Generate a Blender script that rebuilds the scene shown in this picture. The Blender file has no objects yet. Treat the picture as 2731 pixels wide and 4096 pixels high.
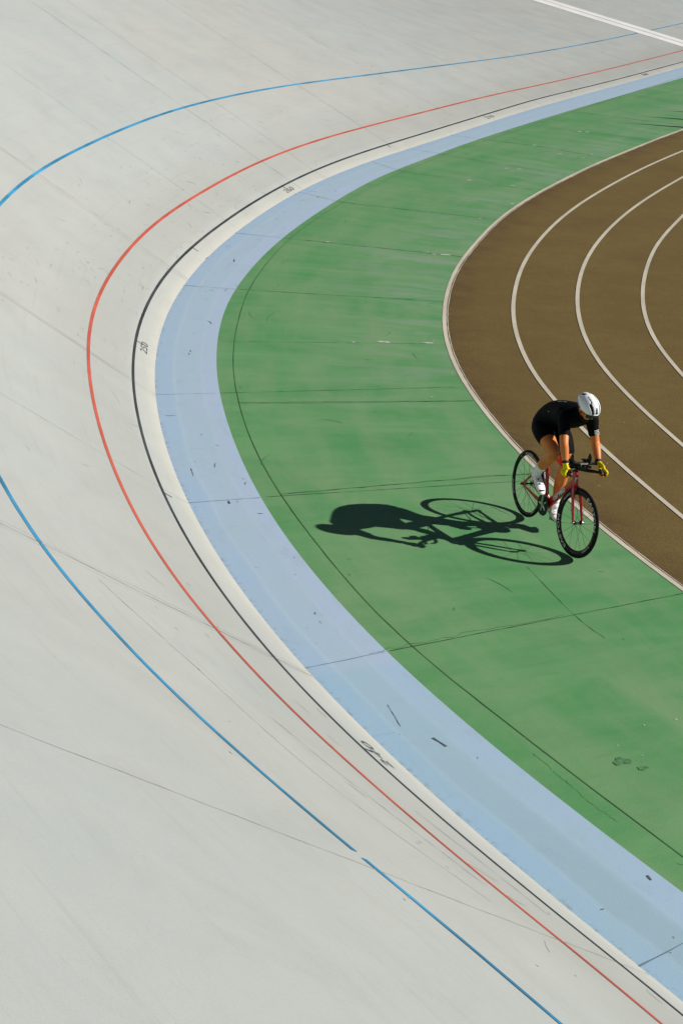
import bpy, math, random
from mathutils import Vector, Matrix, Euler
random.seed(7)
R = math.radians
scene = bpy.context.scene
col = scene.collection

# ------------------------------------------------------------------ camera
CAM_H = 6.4817; PITCH = 0.37780; ROLL = 0.06990
cam = bpy.data.cameras.new("camera"); camo = bpy.data.objects.new("camera", cam); col.objects.link(camo)
cam.sensor_fit = 'VERTICAL'; cam.sensor_height = 36.0; cam.sensor_width = 24.0
cam.lens = 36.0 * 7167.3 / 4096.0
cam.clip_end = 3000
fw = Vector((0, math.cos(PITCH), -math.sin(PITCH))); rt0 = Vector((1, 0, 0)); up0 = rt0.cross(fw)
rt = rt0 * math.cos(ROLL) + up0 * math.sin(ROLL); upv = -rt0 * math.sin(ROLL) + up0 * math.cos(ROLL)
m = Matrix((rt, upv, -fw)).transposed().to_4x4(); m.translation = (0, 0, CAM_H)
camo.matrix_world = m
scene.camera = camo

# ------------------------------------------------------------------ light
SUN = Vector((-1.55, 0.05, -1.0)).normalized()
elev = math.asin(-SUN.z); 
world = bpy.data.worlds.new("World"); scene.world = world; world.use_nodes = True
nt = world.node_tree; nt.nodes.clear()
sky = nt.nodes.new('ShaderNodeTexSky'); sky.sky_type = 'NISHITA'; sky.sun_disc = False
sky.air_density = 0.5; sky.dust_density = 0.2; sky.altitude = 3000; sky.sun_elevation = elev; sky.sun_rotation = math.atan2(-SUN.x, -SUN.y)
bg = nt.nodes.new('ShaderNodeBackground'); bg.inputs['Strength'].default_value = 0.05
wo = nt.nodes.new('ShaderNodeOutputWorld')
nt.links.new(sky.outputs[0], bg.inputs[0]); nt.links.new(bg.outputs[0], wo.inputs[0])
sl = bpy.data.lights.new("sun", 'SUN'); sl.energy = 5.0; sl.angle = R(0.5); sl.color = (1.0, 0.965, 0.90)
so = bpy.data.objects.new("sun", sl); col.objects.link(so); so.location = (30, 15, 25)
so.rotation_euler = SUN.to_track_quat('-Z', 'Y').to_euler()
scene.view_settings.view_transform = 'Standard'; scene.view_settings.look = 'None'
scene.view_settings.exposure = 0.15; scene.view_settings.gamma = 1.0
try:
    scene.cycles.max_bounces = 6; scene.cycles.diffuse_bounces = 2
except Exception: pass

# ------------------------------------------------------------------ helpers
def mobj(name, V, F, mat=None, parent=None, smooth=True, uv=None, mats=None, fm=None):
    me = bpy.data.meshes.new(name); me.from_pydata([tuple(v) for v in V], [], F)
    if uv:
        l = me.uv_layers.new(name="UVMap")
        for lp in me.loops: l.data[lp.index].uv = uv[lp.vertex_index]
    for mm in (mats or ([mat] if mat else [])): me.materials.append(mm)
    if fm:
        for p_, i in zip(me.polygons, fm): p_.material_index = i
    if smooth: me.polygons.foreach_set('use_smooth', [True] * len(me.polygons))
    me.update()
    o = bpy.data.objects.new(name, me); col.objects.link(o)
    if parent: o.parent = parent
    return o
def empty(name, label, cat, mat=None, parent=None):
    o = bpy.data.objects.new(name, None); col.objects.link(o); o.empty_display_size = .1
    if mat is not None: o.matrix_world = mat
    o['label'] = label; o['category'] = cat
    return o
def cr(P, n=6):
    P = [Vector(p) for p in P]; Q = [2 * P[0] - P[1]] + P + [2 * P[-1] - P[-2]]; o = []
    for i in range(len(P) - 1):
        a, b, c, d = Q[i:i + 4]
        for k in range(n):
            t = k / n
            o.append(.5 * (2 * b + (c - a) * t + (2 * a - 5 * b + 4 * c - d) * t * t + (3 * b - a - 3 * c + d) * t ** 3))
    o.append(P[-1]); return o
def sweep(pts, n=14, sub=5, S=(0, 1, 0), e=2.0, cap=True, rnd=True):
    """pts: (x,y,z,a,b): a = radius along side vector S, b = radius across."""
    D = cr(pts5(pts), 1) if sub == 1 else None
    P = [Vector(p[:3]) for p in pts]; A = [Vector((p[3], p[4] if len(p) > 4 else p[3], 0)) for p in pts]
    if sub > 1 and len(P) > 2: P = cr(P, sub); A = cr(A, sub)
    elif sub > 1:
        P = [P[0].lerp(P[1], k / sub) for k in range(sub + 1)]; A = [A[0].lerp(A[1], k / sub) for k in range(sub + 1)]
    m_ = len(P); V = []; F = []; S = Vector(S)
    rings = []
    for i in range(m_):
        t = (P[min(i + 1, m_ - 1)] - P[max(i - 1, 0)]).normalized()
        s = (S - t * S.dot(t)); s = s.normalized() if s.length > 1e-4 else t.orthogonal().normalized()
        rings.append((P[i], A[i].x, A[i].y, s, t.cross(s), t))
    if rnd == 'start' or rnd is True:
        q = rings[0]; r_ = min(q[1], q[2])
        pre = [(q[0] - q[5] * r_ * math.sin(a_), q[1] * math.cos(a_), q[2] * math.cos(a_), q[3], q[4], q[5]) for a_ in (R(78), R(50), R(25))]
        rings = pre + rings
    if rnd is True:
        q = rings[-1]; r_ = min(q[1], q[2])
        post = [(q[0] + q[5] * r_ * math.sin(a_), q[1] * math.cos(a_), q[2] * math.cos(a_), q[3], q[4], q[5]) for a_ in (R(25), R(50), R(78))]
        rings = rings + post
    for (c, a, b, s, u, t) in rings:
        for k in range(n):
            th = 2 * math.pi * k / n; cx, sy = math.cos(th), math.sin(th)
            x = math.copysign(abs(cx) ** (2 / e), cx); y = math.copysign(abs(sy) ** (2 / e), sy)
            V.append(c + s * a * x + u * b * y)
    for i in range(len(rings) - 1):
        for k in range(n):
            F.append((i * n + k, i * n + (k + 1) % n, (i + 1) * n + (k + 1) % n, (i + 1) * n + k))
    if cap:
        F.append(tuple(reversed(range(n)))); F.append(tuple(range((len(rings) - 1) * n, len(rings) * n)))
    return V, F
def pts5(p): return [q[:3] for q in p]
def join(*parts):
    V = []; F = []
    for v, f in parts:
        o = len(V); V += list(v); F += [tuple(i + o for i in ff) for ff in f]
    return V, F
def box(c, s, bev=.0):
    x, y, z = c; a, b, d = s[0] / 2, s[1] / 2, s[2] / 2
    V = [Vector((x + i * a, y + j * b, z + k * d)) for i in (-1, 1) for j in (-1, 1) for k in (-1, 1)]
    return V, [(0, 1, 3, 2), (4, 6, 7, 5), (0, 4, 5, 1), (2, 3, 7, 6), (0, 2, 6, 4), (1, 5, 7, 3)]
def remesh(o, v, sm=4, f=.5):
    md = o.modifiers.new('remesh', 'REMESH'); md.mode = 'VOXEL'; md.voxel_size = v; md.use_smooth_shade = True
    if sm:
        s = o.modifiers.new('smooth', 'SMOOTH'); s.iterations = sm; s.factor = f
    return o
def bevel(o, w=.003, seg=2):
    b = o.modifiers.new('bevel', 'BEVEL'); b.width = w; b.segments = seg; b.limit_method = 'ANGLE'; b.angle_limit = R(35); return o
def text_mesh(s, shear=0.0, bold=0.0, spacing=1.0):
    cu = bpy.data.curves.new('lettering', 'FONT'); cu.body = s; cu.size = 1.0; cu.align_x = 'CENTER'; cu.align_y = 'CENTER'
    cu.shear = shear; cu.offset = bold; cu.space_character = spacing; cu.resolution_u = 3
    o = bpy.data.objects.new('lettering', cu); col.objects.link(o)
    dg = bpy.context.evaluated_depsgraph_get(); me = bpy.data.meshes.new_from_object(o.evaluated_get(dg))
    V = [v.co.copy() for v in me.vertices]; F = [tuple(p.vertices) for p in me.polygons]
    bpy.data.objects.remove(o); bpy.data.curves.remove(cu); bpy.data.meshes.remove(me)
    return V, F

# ------------------------------------------------------------------ materials
class NM:
    def __init__(s, name, rough=.6, spec=.5, metal=0.):
        s.m = bpy.data.materials.new(name); s.m.use_nodes = True; s.t = s.m.node_tree; s.n = s.t.nodes; s.l = s.t.links
        s.b = s.n['Principled BSDF']; s.b.inputs['Roughness'].default_value = rough; s.b.inputs['Metallic'].default_value = metal
        s.b.inputs['Specular IOR Level'].default_value = spec
    def coord(s, kind='Object', scale=(1, 1, 1), rot=(0, 0, 0)):
        c = s.n.new('ShaderNodeTexCoord'); mp = s.n.new('ShaderNodeMapping'); mp.inputs['Scale'].default_value = scale; mp.inputs['Rotation'].default_value = rot
        s.l.new(c.outputs[kind], mp.inputs[0]); return mp.outputs[0]
    def noise(s, co, scale, detail=4, rough=.55, dist=0.):
        x = s.n.new('ShaderNodeTexNoise'); x.inputs['Scale'].default_value = scale; x.inputs['Detail'].default_value = detail
        x.inputs['Roughness'].default_value = rough; x.inputs['Distortion'].default_value = dist; s.l.new(co, x.inputs['Vector']); return x.outputs['Fac']
    def ramp(s, v, lo, hi, a=0., b=1.):
        x = s.n.new('ShaderNodeMapRange'); x.inputs['From Min'].default_value = lo; x.inputs['From Max'].default_value = hi
        x.inputs['To Min'].default_value = a; x.inputs['To Max'].default_value = b; s.l.new(v, x.inputs['Value']); return x.outputs[0]
    def mix(s, f, a, b, mode='MIX'):
        x = s.n.new('ShaderNodeMix'); x.data_type = 'RGBA'; x.blend_type = mode
        for i, v in ((6, a), (7, b)):
            if hasattr(v, 'links') or hasattr(v, 'is_linked'): s.l.new(v, x.inputs[i])
            else: x.inputs[i].default_value = (*v, 1)
        if isinstance(f, (int, float)): x.inputs[0].default_value = f
        else: s.l.new(f, x.inputs[0])
        return x.outputs[2]
    def math(s, op, a, b):
        x = s.n.new('ShaderNodeMath'); x.operation = op
        for i, v in ((0, a), (1, b)):
            if isinstance(v, (int, float)): x.inputs[i].default_value = v
            else: s.l.new(v, x.inputs[i])
        return x.outputs[0]
    def color(s, c):
        if isinstance(c, tuple): s.b.inputs['Base Color'].default_value = (*c, 1)
        else: s.l.new(c, s.b.inputs['Base Color'])
        return s
    def bump(s, h, dist=.002, strength=.5):
        x = s.n.new('ShaderNodeBump'); x.inputs['Distance'].default_value = dist; x.inputs['Strength'].default_value = strength
        s.l.new(h, x.inputs['Height']); s.l.new(x.outputs[0], s.b.inputs['Normal']); return s
def plain(name, c, rough=.5, metal=0., spec=.5, var=.12, sc=30., bump=0.):
    q = NM(name, rough, spec, metal); co = q.coord('Object')
    f = q.noise(co, sc, 3); q.color(q.mix(q.ramp(f, .3, .7), tuple(x * (1 - var) for x in c), tuple(min(1, x * (1 + var)) for x in c)))
    if bump: q.bump(q.noise(co, sc * 6, 2), bump, .6)
    return q.m

def mat_track():
    q = NM('pale_track_concrete', .62, .35); co = q.coord('Object'); uv = q.coord('UV')
    sep = q.n.new('ShaderNodeSeparateXYZ'); q.l.new(uv, sep.inputs[0]); d = sep.outputs['Y']
    big = q.noise(co, .22, 3); mid = q.noise(co, 1.3, 4, .6)
    c = q.mix(q.ramp(big, .35, .65), TRK0, TRK1)
    c = q.mix(q.ramp(mid, .35, .7, 0, .35), c, TRK2)
    # cream strip below the black line, and rubbed racing lane above it
    wob = q.math('ADD', d, q.ramp(q.noise(q.coord('UV', (1.5, 1.5, 1)), 1., 2), 0, 1, -.03, .03))
    lane = q.math('MULTIPLY', q.ramp(wob, .30, .42), q.ramp(wob, 1.7, .95))
    c = q.mix(q.math('MULTIPLY', lane, .5), c, TRKL)
    c = q.mix(q.ramp(wob, .28, .20, 0, .8), c, CREAM); c = q.mix(q.ramp(d, .16, .02, 0, .7), c, (.53,.515,.45))  # lower edge painted lighter, for the light a curved foot would catch
    # long faint lengthwise and radial streaks
    st = q.noise(q.coord('UV', (.35, 9, 1)), 1.6, 5, .65)
    c = q.mix(q.ramp(st, .56, .72, 0, .16), c, (.22, .225, .2))
    st2 = q.noise(q.coord('UV', (6, .5, 1)), 1.2, 4, .6)
    c = q.mix(q.ramp(st2, .58, .72, 0, .12), c, (.50, .50, .47))
    # small scuffs, denser near the lane
    sc = q.noise(q.coord('UV', (5, 45, 1), (0, 0, .35)), 1., 3, .7, .4)
    dens = q.ramp(q.noise(co, .9, 2), .48, .7, 0, 1)
    c = q.mix(q.math('MULTIPLY', q.ramp(sc, .66, .72, 0, .45), dens), c, (.12, .125, .12))
    bl_ = q.noise(q.coord('UV', (.8, 1.2, 1), (0, 0, .4)), 1., 7, .72, .8); c = q.mix(q.ramp(bl_, .50, .68, 0, .22), c, (.31, .315, .29))
    sp = q.noise(co, 130, 2, .7); c = q.mix(q.ramp(sp, .4, .7, 0, .20), c, (.22, .22, .2))
    q.color(c); q.l.new(q.ramp(mid, .3, .7, .5, .72), q.b.inputs['Roughness'])
    q.bump(q.math('ADD', q.noise(co, 3.5, 3), q.math('MULTIPLY', q.noise(co, 220, 2), .12)), .006, .35)
    return q.m
def mat_apron(name, A, B, Cc, streak=.5, dark=(.03, .07, .04), greyish=(.26, .345, .25)):
    q = NM(name, .65, .3); co = q.coord('Object')
    a = q.noise(q.coord('UV', (1.1, .32, 1)), 1.5, 5, .62, .6); b = q.noise(q.coord('UV', (.35, 1.6, 1), (0, 0, .12)), 1.1, 4, .6, .3)
    c = q.mix(q.ramp(a, .36, .66), A, B)
    c = q.mix(q.ramp(b, .42, .72, 0, streak), c, Cc)
    pt = q.noise(q.coord('UV', (.8, 1.3, 1), (0, 0, .5)), 1.0, 6, .7, .8); c = q.mix(q.ramp(pt, .46, .68, 0, .32), c, (.19, .30, .16))
    dk = q.noise(q.coord('UV', (2.2, .7, 1)), 1.0, 5, .65, .3); c = q.mix(q.ramp(dk, .52, .74, 0, .30), c, (.07, .23, .085))
    # worn whitish smears close to the inner kerb
    uv = q.coord('UV'); sep = q.n.new('ShaderNodeSeparateXYZ'); q.l.new(uv, sep.inputs[0])
    near = q.ramp(sep.outputs['X'], 40, 32)
    w = q.noise(q.coord('UV', (1.6, .5, 1)), 1., 4, .6, 1.2)
    inner = q.ramp(sep.outputs['Y'], 1.4, 3.0)
    c = q.mix(q.math('MULTIPLY', q.math('MULTIPLY', q.ramp(w, .46, .72, 0, .75), near), inner), c, greyish)
    f = q.noise(q.coord('UV', (9, 2.2, 1)), 1., 5, .7); c = q.mix(q.ramp(f, .55, .75, 0, .30), c, tuple(x * .8 for x in A))
    sp = q.noise(co, 110, 2, .7); c = q.mix(q.ramp(sp, .48, .72, 0, .42), c, dark)
    sp2 = q.noise(co, 75, 2, .6); c = q.mix(q.ramp(sp2, .62, .75, 0, .25), c, Cc)
    q.color(c); q.bump(q.math('ADD', q.noise(co, 4, 2), q.math('MULTIPLY', q.noise(co, 150, 2), .2)), .006, .45)
    return q.m
def mat_band():
    q = NM('pale_blue_paint', .6, .3); co = q.coord('Object'); uv = q.coord('UV')
    sep = q.n.new('ShaderNodeSeparateXYZ'); q.l.new(uv, sep.inputs[0]); t = sep.outputs['Y']
    tw = q.math('ADD', t, q.ramp(q.noise(q.coord('UV', (.6, .6, 1)), 1., 2), 0, 1, -.05, .05))
    c = q.mix(q.ramp(tw, .18, .27, 0, .8), BL0, BL1)
    c = q.mix(q.ramp(tw, .49, .57), c, BL2)
    c = q.mix(q.math('MULTIPLY', q.ramp(tw, .215, .24), q.ramp(tw, .275, .25)), c, BL3)
    c = q.mix(q.math('MULTIPLY', q.ramp(tw, .53, .55), q.ramp(tw, .59, .565)), c, BL3)
    a = q.noise(q.coord('UV', (1.2, 2.5, 1)), 1., 5, .65, .5); c = q.mix(q.ramp(a, .4, .7, 0, .6), c, BL4)
    sx = sep.outputs['X']
    c = q.mix(q.math('MULTIPLY', q.ramp(sx, 42.70, 42.80, 0, .9), 1.), c, q.mix(1., c, (.90, .985, .98), 'MULTIPLY'))
    c = q.mix(q.math('MULTIPLY', q.math('MULTIPLY', q.ramp(sx, 42.9, 46), q.ramp(tw, .22, .27)), q.ramp(tw, .56, .48, 0, .55)), c, (.30, .43, .50))
    s = q.noise(q.coord('UV', (22, 4, 1), (0, 0, .2)), 1., 3, .7, .6); d_ = q.ramp(q.noise(co, 1.2, 2), .5, .66)
    c = q.mix(q.math('MULTIPLY', q.ramp(s, .64, .72, 0, .35), d_), c, (.16, .22, .3))
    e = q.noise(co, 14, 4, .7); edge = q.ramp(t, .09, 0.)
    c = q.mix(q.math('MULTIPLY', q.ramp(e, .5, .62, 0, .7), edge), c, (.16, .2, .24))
    pc = q.noise(q.coord('UV', (1.8, 5, 1)), 1., 6, .72, .6); c = q.mix(q.ramp(pc, .56, .66, 0, .22), c, (.29, .39, .47))
    sp = q.noise(co, 115, 2, .7); c = q.mix(q.ramp(sp, .48, .72, 0, .32), c, (.15, .2, .26))
    q.color(c); q.bump(q.math('ADD', q.noise(co, 4, 2), q.math('MULTIPLY', q.noise(co, 160, 2), .2)), .006, .4); return q.m
def mat_rubber():
    q = NM('brown_track_surface', .9, .2); co = q.coord('Object')
    a = q.noise(co, .7, 5, .6); b = q.noise(co, 3.5, 4, .6)
    c = q.mix(q.ramp(a, .35, .68), BR0, BR1); c = q.mix(q.ramp(b, .45, .7, 0, .45), c, BR2)
    uv = q.coord('UV'); sep = q.n.new('ShaderNodeSeparateXYZ'); q.l.new(uv, sep.inputs[0]); dd = sep.outputs['Y']
    dirt = q.math('MULTIPLY', q.ramp(dd, .60, .0), q.ramp(q.noise(co, 2.2, 5, .7), .36, .62, .15, 1)); c = q.mix(q.math('MULTIPLY', dirt, .75), c, (.085, .046, .020))
    w_ = q.noise(co, 1.6, 6, .75, 1.5); c = q.mix(q.ramp(w_, .60, .72, 0, .30), c, (.11, .070, .026))
    sp = q.noise(co, 170, 2, .8); c = q.mix(q.ramp(sp, .45, .7, 0, .75), c, (.035, .022, .008))
    s2 = q.noise(co, 110, 1, .5); c = q.mix(q.ramp(s2, .62, .72, 0, .45), c, (.32, .22, .11))
    v = q.n.new('ShaderNodeTexVoronoi'); v.inputs['Scale'].default_value = 5.5; q.l.new(co, v.inputs['Vector'])
    pick = q.ramp(v.outputs['Color'], .6, .62) ; dot = q.ramp(v.outputs['Distance'], .045, .03)
    c = q.mix(q.math('MULTIPLY', dot, pick), c, (.55, .48, .36))
    q.color(c); q.bump(q.math('ADD', q.noise(co, 140, 2), q.math('MULTIPLY', q.noise(co, 2.5, 3), .5)), .004, .8); return q.m
def mat_line(name, c, wear=.35, wc=(.4, .4, .38), rough=.6, var=.25, seg=1.2):
    q = NM(name, rough, .3); co = q.coord('Object')
    a = q.noise(co, seg, 3); x = q.mix(q.ramp(a, .4, .62), tuple(v * (1 - var) for v in c), tuple(min(1, v * (1 + var)) for v in c))
    b = q.noise(co, 38, 4, .7); x = q.mix(q.ramp(b, .55, .8, 0, wear), x, wc)
    q.color(x); q.bump(q.noise(co, 180, 2), .002, .4); return q.m

TRK0=(.415,.418,.393); TRK1=(.398,.427,.412); TRK2=(.428,.433,.403); TRKL=(.345,.345,.315); CREAM=(.435,.438,.40)
BL0=(.365,.50,.655); BL1=(.40,.52,.625); BL2=(.415,.52,.675); BL3=(.42,.54,.66); BL4=(.39,.51,.58)
BR0=(.150,.102,.030); BR1=(.178,.128,.037); BR2=(.150,.082,.030)
M = {}
M['track'] = mat_track()
M['green'] = mat_apron('worn_green_paint', (.088,.285,.098), (.145,.328,.134), (.205,.335,.165), .75)
M['band'] = mat_band()
M['brown'] = mat_rubber()
M['kerb'] = mat_line('pale_kerb_paint', (.60,.54,.43), .3, (.3,.26,.2), var=.08)
M['lane'] = mat_line('lane_line_paint', (.57,.52,.41), .35, (.3,.25,.18), var=.08)
M['crack'] = plain('dark_gap', (.012,.012,.008), .95)
M['groove'] = mat_line('green_groove', (.06,.16,.06), .4, (.1,.22,.1))
M['joint_g'] = mat_line('slab_joint', (.035,.095,.042), .4, (.09,.2,.1))
M['joint_b'] = mat_line('blue_joint', (.16,.23,.27), .4, (.3,.4,.5))
M['joint_t'] = mat_line('pale_slab_joint', (.27,.275,.25), .7, (.38,.38,.35))
M['joint_l'] = mat_line('pale_joint_ridge', (.46,.46,.43), .3)
M['black'] = mat_line('black_line_paint', (.034,.037,.038), .22, (.2,.2,.19), var=.35, seg=1.)
M['red'] = mat_line('red_line_paint', (.44,.080,.050), .4, (.45,.22,.16), var=.14)
M['blue'] = mat_line('blue_line_paint', (.032,.22,.40), .4, (.22,.38,.45), var=.32, seg=.9)
M['white'] = mat_line('white_line_paint', (.72,.71,.69), .2, (.55,.54,.5), var=.05)
M['num'] = mat_line('faded_black_stencil', (.12,.122,.115), .8, (.42,.41,.37), var=.3, seg=14)
M['scuff'] = plain('rubber_scuff', (.21,.21,.20), .8, var=.35, sc=9)
M['scuffd'] = plain('dark_scuff', (.07,.085,.10), .8, var=.4, sc=20)
M['patch'] = plain('bare_pale_patch', (.55,.52,.50), .7)
M['grass'] = plain('grass', (.05,.09,.025), .9, var=.4, sc=3)
M['conc'] = plain('grey_concrete', (.3,.3,.28), .85, var=.15, sc=2)

# ------------------------------------------------------------------ surveyed curves (metres)
E_ = [(18.058,70.61),(17.598,69.714),(17.139,68.819),(16.68,67.923),(16.22,67.028),(15.761,66.132),(15.302,65.236),(14.843,64.341),(14.383,63.445),(13.924,62.55),(13.465,61.654),(13.006,60.758),(12.546,59.863),(12.087,58.967),(11.628,58.072),(11.169,57.176),(10.709,56.28),(10.25,55.385),(9.791,54.489),(9.332,53.594),(8.872,52.698),(8.413,51.802),(7.954,50.907),(7.495,50.011),(7.035,49.116),(6.573,48.221),(6.11,47.328),(5.645,46.435),(5.179,45.544),(4.714,44.651),(4.254,43.755),(3.804,42.855),(3.366,41.95),(2.937,41.039),(2.516,40.125),(2.098,39.21),(1.678,38.295),(1.253,37.383),(0.826,36.472),(0.402,35.559),(-0.005,34.639),(-0.387,33.709),(-0.736,32.767),(-1.05,31.812),(-1.329,30.847),(-1.578,29.873),(-1.799,28.892),(-1.995,27.906),(-2.164,26.915),(-2.301,25.919),(-2.401,24.919),(-2.462,23.916),(-2.481,22.912),(-2.455,21.908),(-2.384,20.906),(-2.269,19.908),(-2.112,18.916),(-1.915,17.93),(-1.68,16.953),(-1.405,15.987),(-1.091,15.033),(-0.734,14.094),(-0.334,13.173),(0.108,12.272),(0.591,11.392),(1.111,10.532),(1.659,9.689),(2.222,8.856),(2.776,8.016),(3.341,7.183),(3.916,6.357),(4.5,5.538),(5.095,4.726),(5.699,3.921),(6.313,3.123),(6.937,2.333),(7.57,1.55),(8.212,0.776),(8.864,0.009),(9.525,-0.75),(10.195,-1.501),(10.874,-2.244)]
N_ = [(-0.8898,0.4563),(-0.8898,0.4563),(-0.8898,0.4563),(-0.8898,0.4563),(-0.8898,0.4563),(-0.8898,0.4563),(-0.8898,0.4563),(-0.8898,0.4563),(-0.8898,0.4563),(-0.8898,0.4563),(-0.8898,0.4563),(-0.8898,0.4563),(-0.8898,0.4563),(-0.8898,0.4563),(-0.8898,0.4563),(-0.8898,0.4563),(-0.8898,0.4563),(-0.8898,0.4563),(-0.8898,0.4563),(-0.8898,0.4563),(-0.8898,0.4563),(-0.8897,0.4565),(-0.8896,0.4568),(-0.8893,0.4574),(-0.8888,0.4583),(-0.8882,0.4594),(-0.8878,0.4602),(-0.8878,0.4602),(-0.8887,0.4585),(-0.8907,0.4546),(-0.8937,0.4486),(-0.8975,0.4411),(-0.9012,0.4333),(-0.9044,0.4267),(-0.9064,0.4223),(-0.9074,0.4202),(-0.9079,0.4192),(-0.9088,0.4172),(-0.9114,0.4116),(-0.9165,0.4),(-0.9243,0.3817),(-0.9341,0.3571),(-0.9446,0.3282),(-0.9548,0.2974),(-0.9638,0.2665),(-0.9716,0.2366),(-0.9782,0.2075),(-0.984,0.1781),(-0.9891,0.1469),(-0.9936,0.1131),(-0.9971,0.0761),(-0.9993,0.0364),(-1,-0.0054),(-0.9988,-0.0483),(-0.9958,-0.0912),(-0.9911,-0.1335),(-0.9846,-0.1747),(-0.9766,-0.2151),(-0.9669,-0.2552),(-0.9553,-0.2956),(-0.9417,-0.3365),(-0.9259,-0.3778),(-0.9083,-0.4183),(-0.8897,-0.4565),(-0.8717,-0.4901),(-0.8558,-0.5172),(-0.8436,-0.5369),(-0.835,-0.5503),(-0.8286,-0.5598),(-0.823,-0.5681),(-0.8169,-0.5767),(-0.8103,-0.586),(-0.8033,-0.5956),(-0.7961,-0.6052),(-0.7887,-0.6148),(-0.7812,-0.6242),(-0.7736,-0.6336),(-0.766,-0.6428),(-0.7585,-0.6517),(-0.7512,-0.66),(-0.7445,-0.6676),(-0.7381,-0.6747)]
B_ = [0.1637,0.1637,0.1637,0.1637,0.1637,0.1637,0.1637,0.1637,0.1637,0.1637,0.1637,0.1637,0.1637,0.1637,0.1637,0.1637,0.1639,0.1642,0.1651,0.1667,0.1693,0.1732,0.1781,0.1842,0.1914,0.1998,0.2095,0.2207,0.2332,0.2468,0.2615,0.2771,0.2938,0.3113,0.3296,0.3481,0.3665,0.3842,0.4009,0.4166,0.4313,0.4453,0.4585,0.4711,0.4832,0.4946,0.5056,0.5163,0.5268,0.5372,0.5474,0.5575,0.567,0.5753,0.5816,0.5853,0.5859,0.5836,0.5794,0.5744,0.5699,0.5667,0.5652,0.5655,0.567,0.5692,0.5714,0.5733,0.5747,0.5755,0.576,0.5762,0.5762,0.5762,0.5763,0.5763,0.5763,0.5763,0.5763,0.5763,0.5763,0.5763]
S_ = [-20.13,-19.123,-18.117,-17.11,-16.104,-15.097,-14.091,-13.084,-12.078,-11.071,-10.065,-9.058,-8.052,-7.045,-6.039,-5.032,-4.026,-3.019,-2.013,-1.006,0,1.006,2.013,3.019,4.026,5.032,6.039,7.045,8.052,9.058,10.065,11.071,12.078,13.084,14.091,15.097,16.104,17.11,18.117,19.123,20.13,21.136,22.143,23.149,24.156,25.162,26.169,27.175,28.182,29.188,30.195,31.201,32.207,33.214,34.22,35.227,36.233,37.24,38.246,39.253,40.259,41.266,42.272,43.279,44.285,45.292,46.298,47.305,48.311,49.318,50.324,51.331,52.337,53.344,54.35,55.357,56.363,57.37,58.376,59.383,60.389,61.396]
DBLACK = [0.272,0.272,0.272,0.272,0.272,0.272,0.272,0.272,0.272,0.273,0.273,0.274,0.275,0.278,0.285,0.295,0.305,0.313,0.314,0.307,0.298,0.293,0.293,0.294,0.294,0.291,0.287,0.281,0.275,0.269,0.263,0.258,0.254,0.253,0.254,0.256,0.263,0.272,0.282,0.291,0.295,0.3,0.305,0.309,0.313,0.318,0.326,0.337,0.351,0.37,0.392,0.413,0.417,0.404,0.37,0.332,0.311,0.303,0.302,0.302,0.302,0.302,0.302,0.302,0.302,0.302]
DRED = [0.906,0.906,0.906,0.906,0.906,0.905,0.904,0.902,0.9,0.897,0.895,0.892,0.889,0.886,0.882,0.879,0.879,0.882,0.89,0.9,0.909,0.915,0.918,0.921,0.924,0.925,0.924,0.92,0.916,0.911,0.906,0.901,0.897,0.893,0.892,0.895,0.901,0.905,0.905,0.904,0.906,0.914,0.922,0.926,0.925,0.924,0.926,0.938,0.956,0.979,0.995,0.999,1.001,0.98,0.947,0.901,0.858,0.837,0.83,0.83,0.83,0.83,0.83,0.83,0.83,0.83]
DBLUE = [2.604,2.604,2.604,2.604,2.604,2.603,2.6,2.597,2.593,2.589,2.585,2.58,2.575,2.569,2.563,2.559,2.557,2.559,2.562,2.565,2.57,2.575,2.581,2.587,2.595,2.603,2.61,2.614,2.614,2.612,2.61,2.609,2.605,2.596,2.585,2.576,2.571,2.571,2.572,2.569,2.565,2.563,2.566,2.57,2.575,2.58,2.585,2.591,2.596,2.606,2.617,2.632,2.632,2.625,2.578,2.482,2.35,2.257,2.215,2.206,2.206,2.206,2.206,2.206,2.206,2.206]
C_CURB = [(13.814,53.841),(13.337,52.962),(12.86,52.083),(12.382,51.204),(11.905,50.325),(11.429,49.446),(10.952,48.567),(10.476,47.688),(10,46.809),(9.525,45.929),(9.05,45.048),(8.578,44.167),(8.107,43.285),(7.639,42.401),(7.176,41.515),(6.808,40.804),(6.443,40.091),(6.087,39.375),(5.737,38.655),(5.388,37.934),(5.039,37.214),(4.696,36.491),(4.366,35.762),(4.048,35.027),(3.735,34.29),(3.43,33.55),(3.137,32.806),(2.86,32.055),(2.599,31.299),(2.358,30.536),(2.144,29.766),(1.952,28.989),(1.771,28.209),(1.603,27.427),(1.457,26.64),(1.344,25.849),(1.261,25.053),(1.206,24.255),(1.18,23.456),(1.19,22.656),(1.239,21.859),(1.33,21.065),(1.458,20.275),(1.618,19.492),(1.804,18.714),(2.019,17.943),(2.259,17.18),(2.526,16.427),(2.825,15.686),(3.147,14.954),(3.564,14.045),(4,13.145),(4.45,12.252),(4.91,11.364),(5.376,10.479),(5.847,9.597),(6.321,8.717),(6.797,7.837),(7.275,6.959),(7.754,6.081),(8.234,5.204),(8.715,4.327),(9.195,3.45),(9.676,2.573)]
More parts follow.
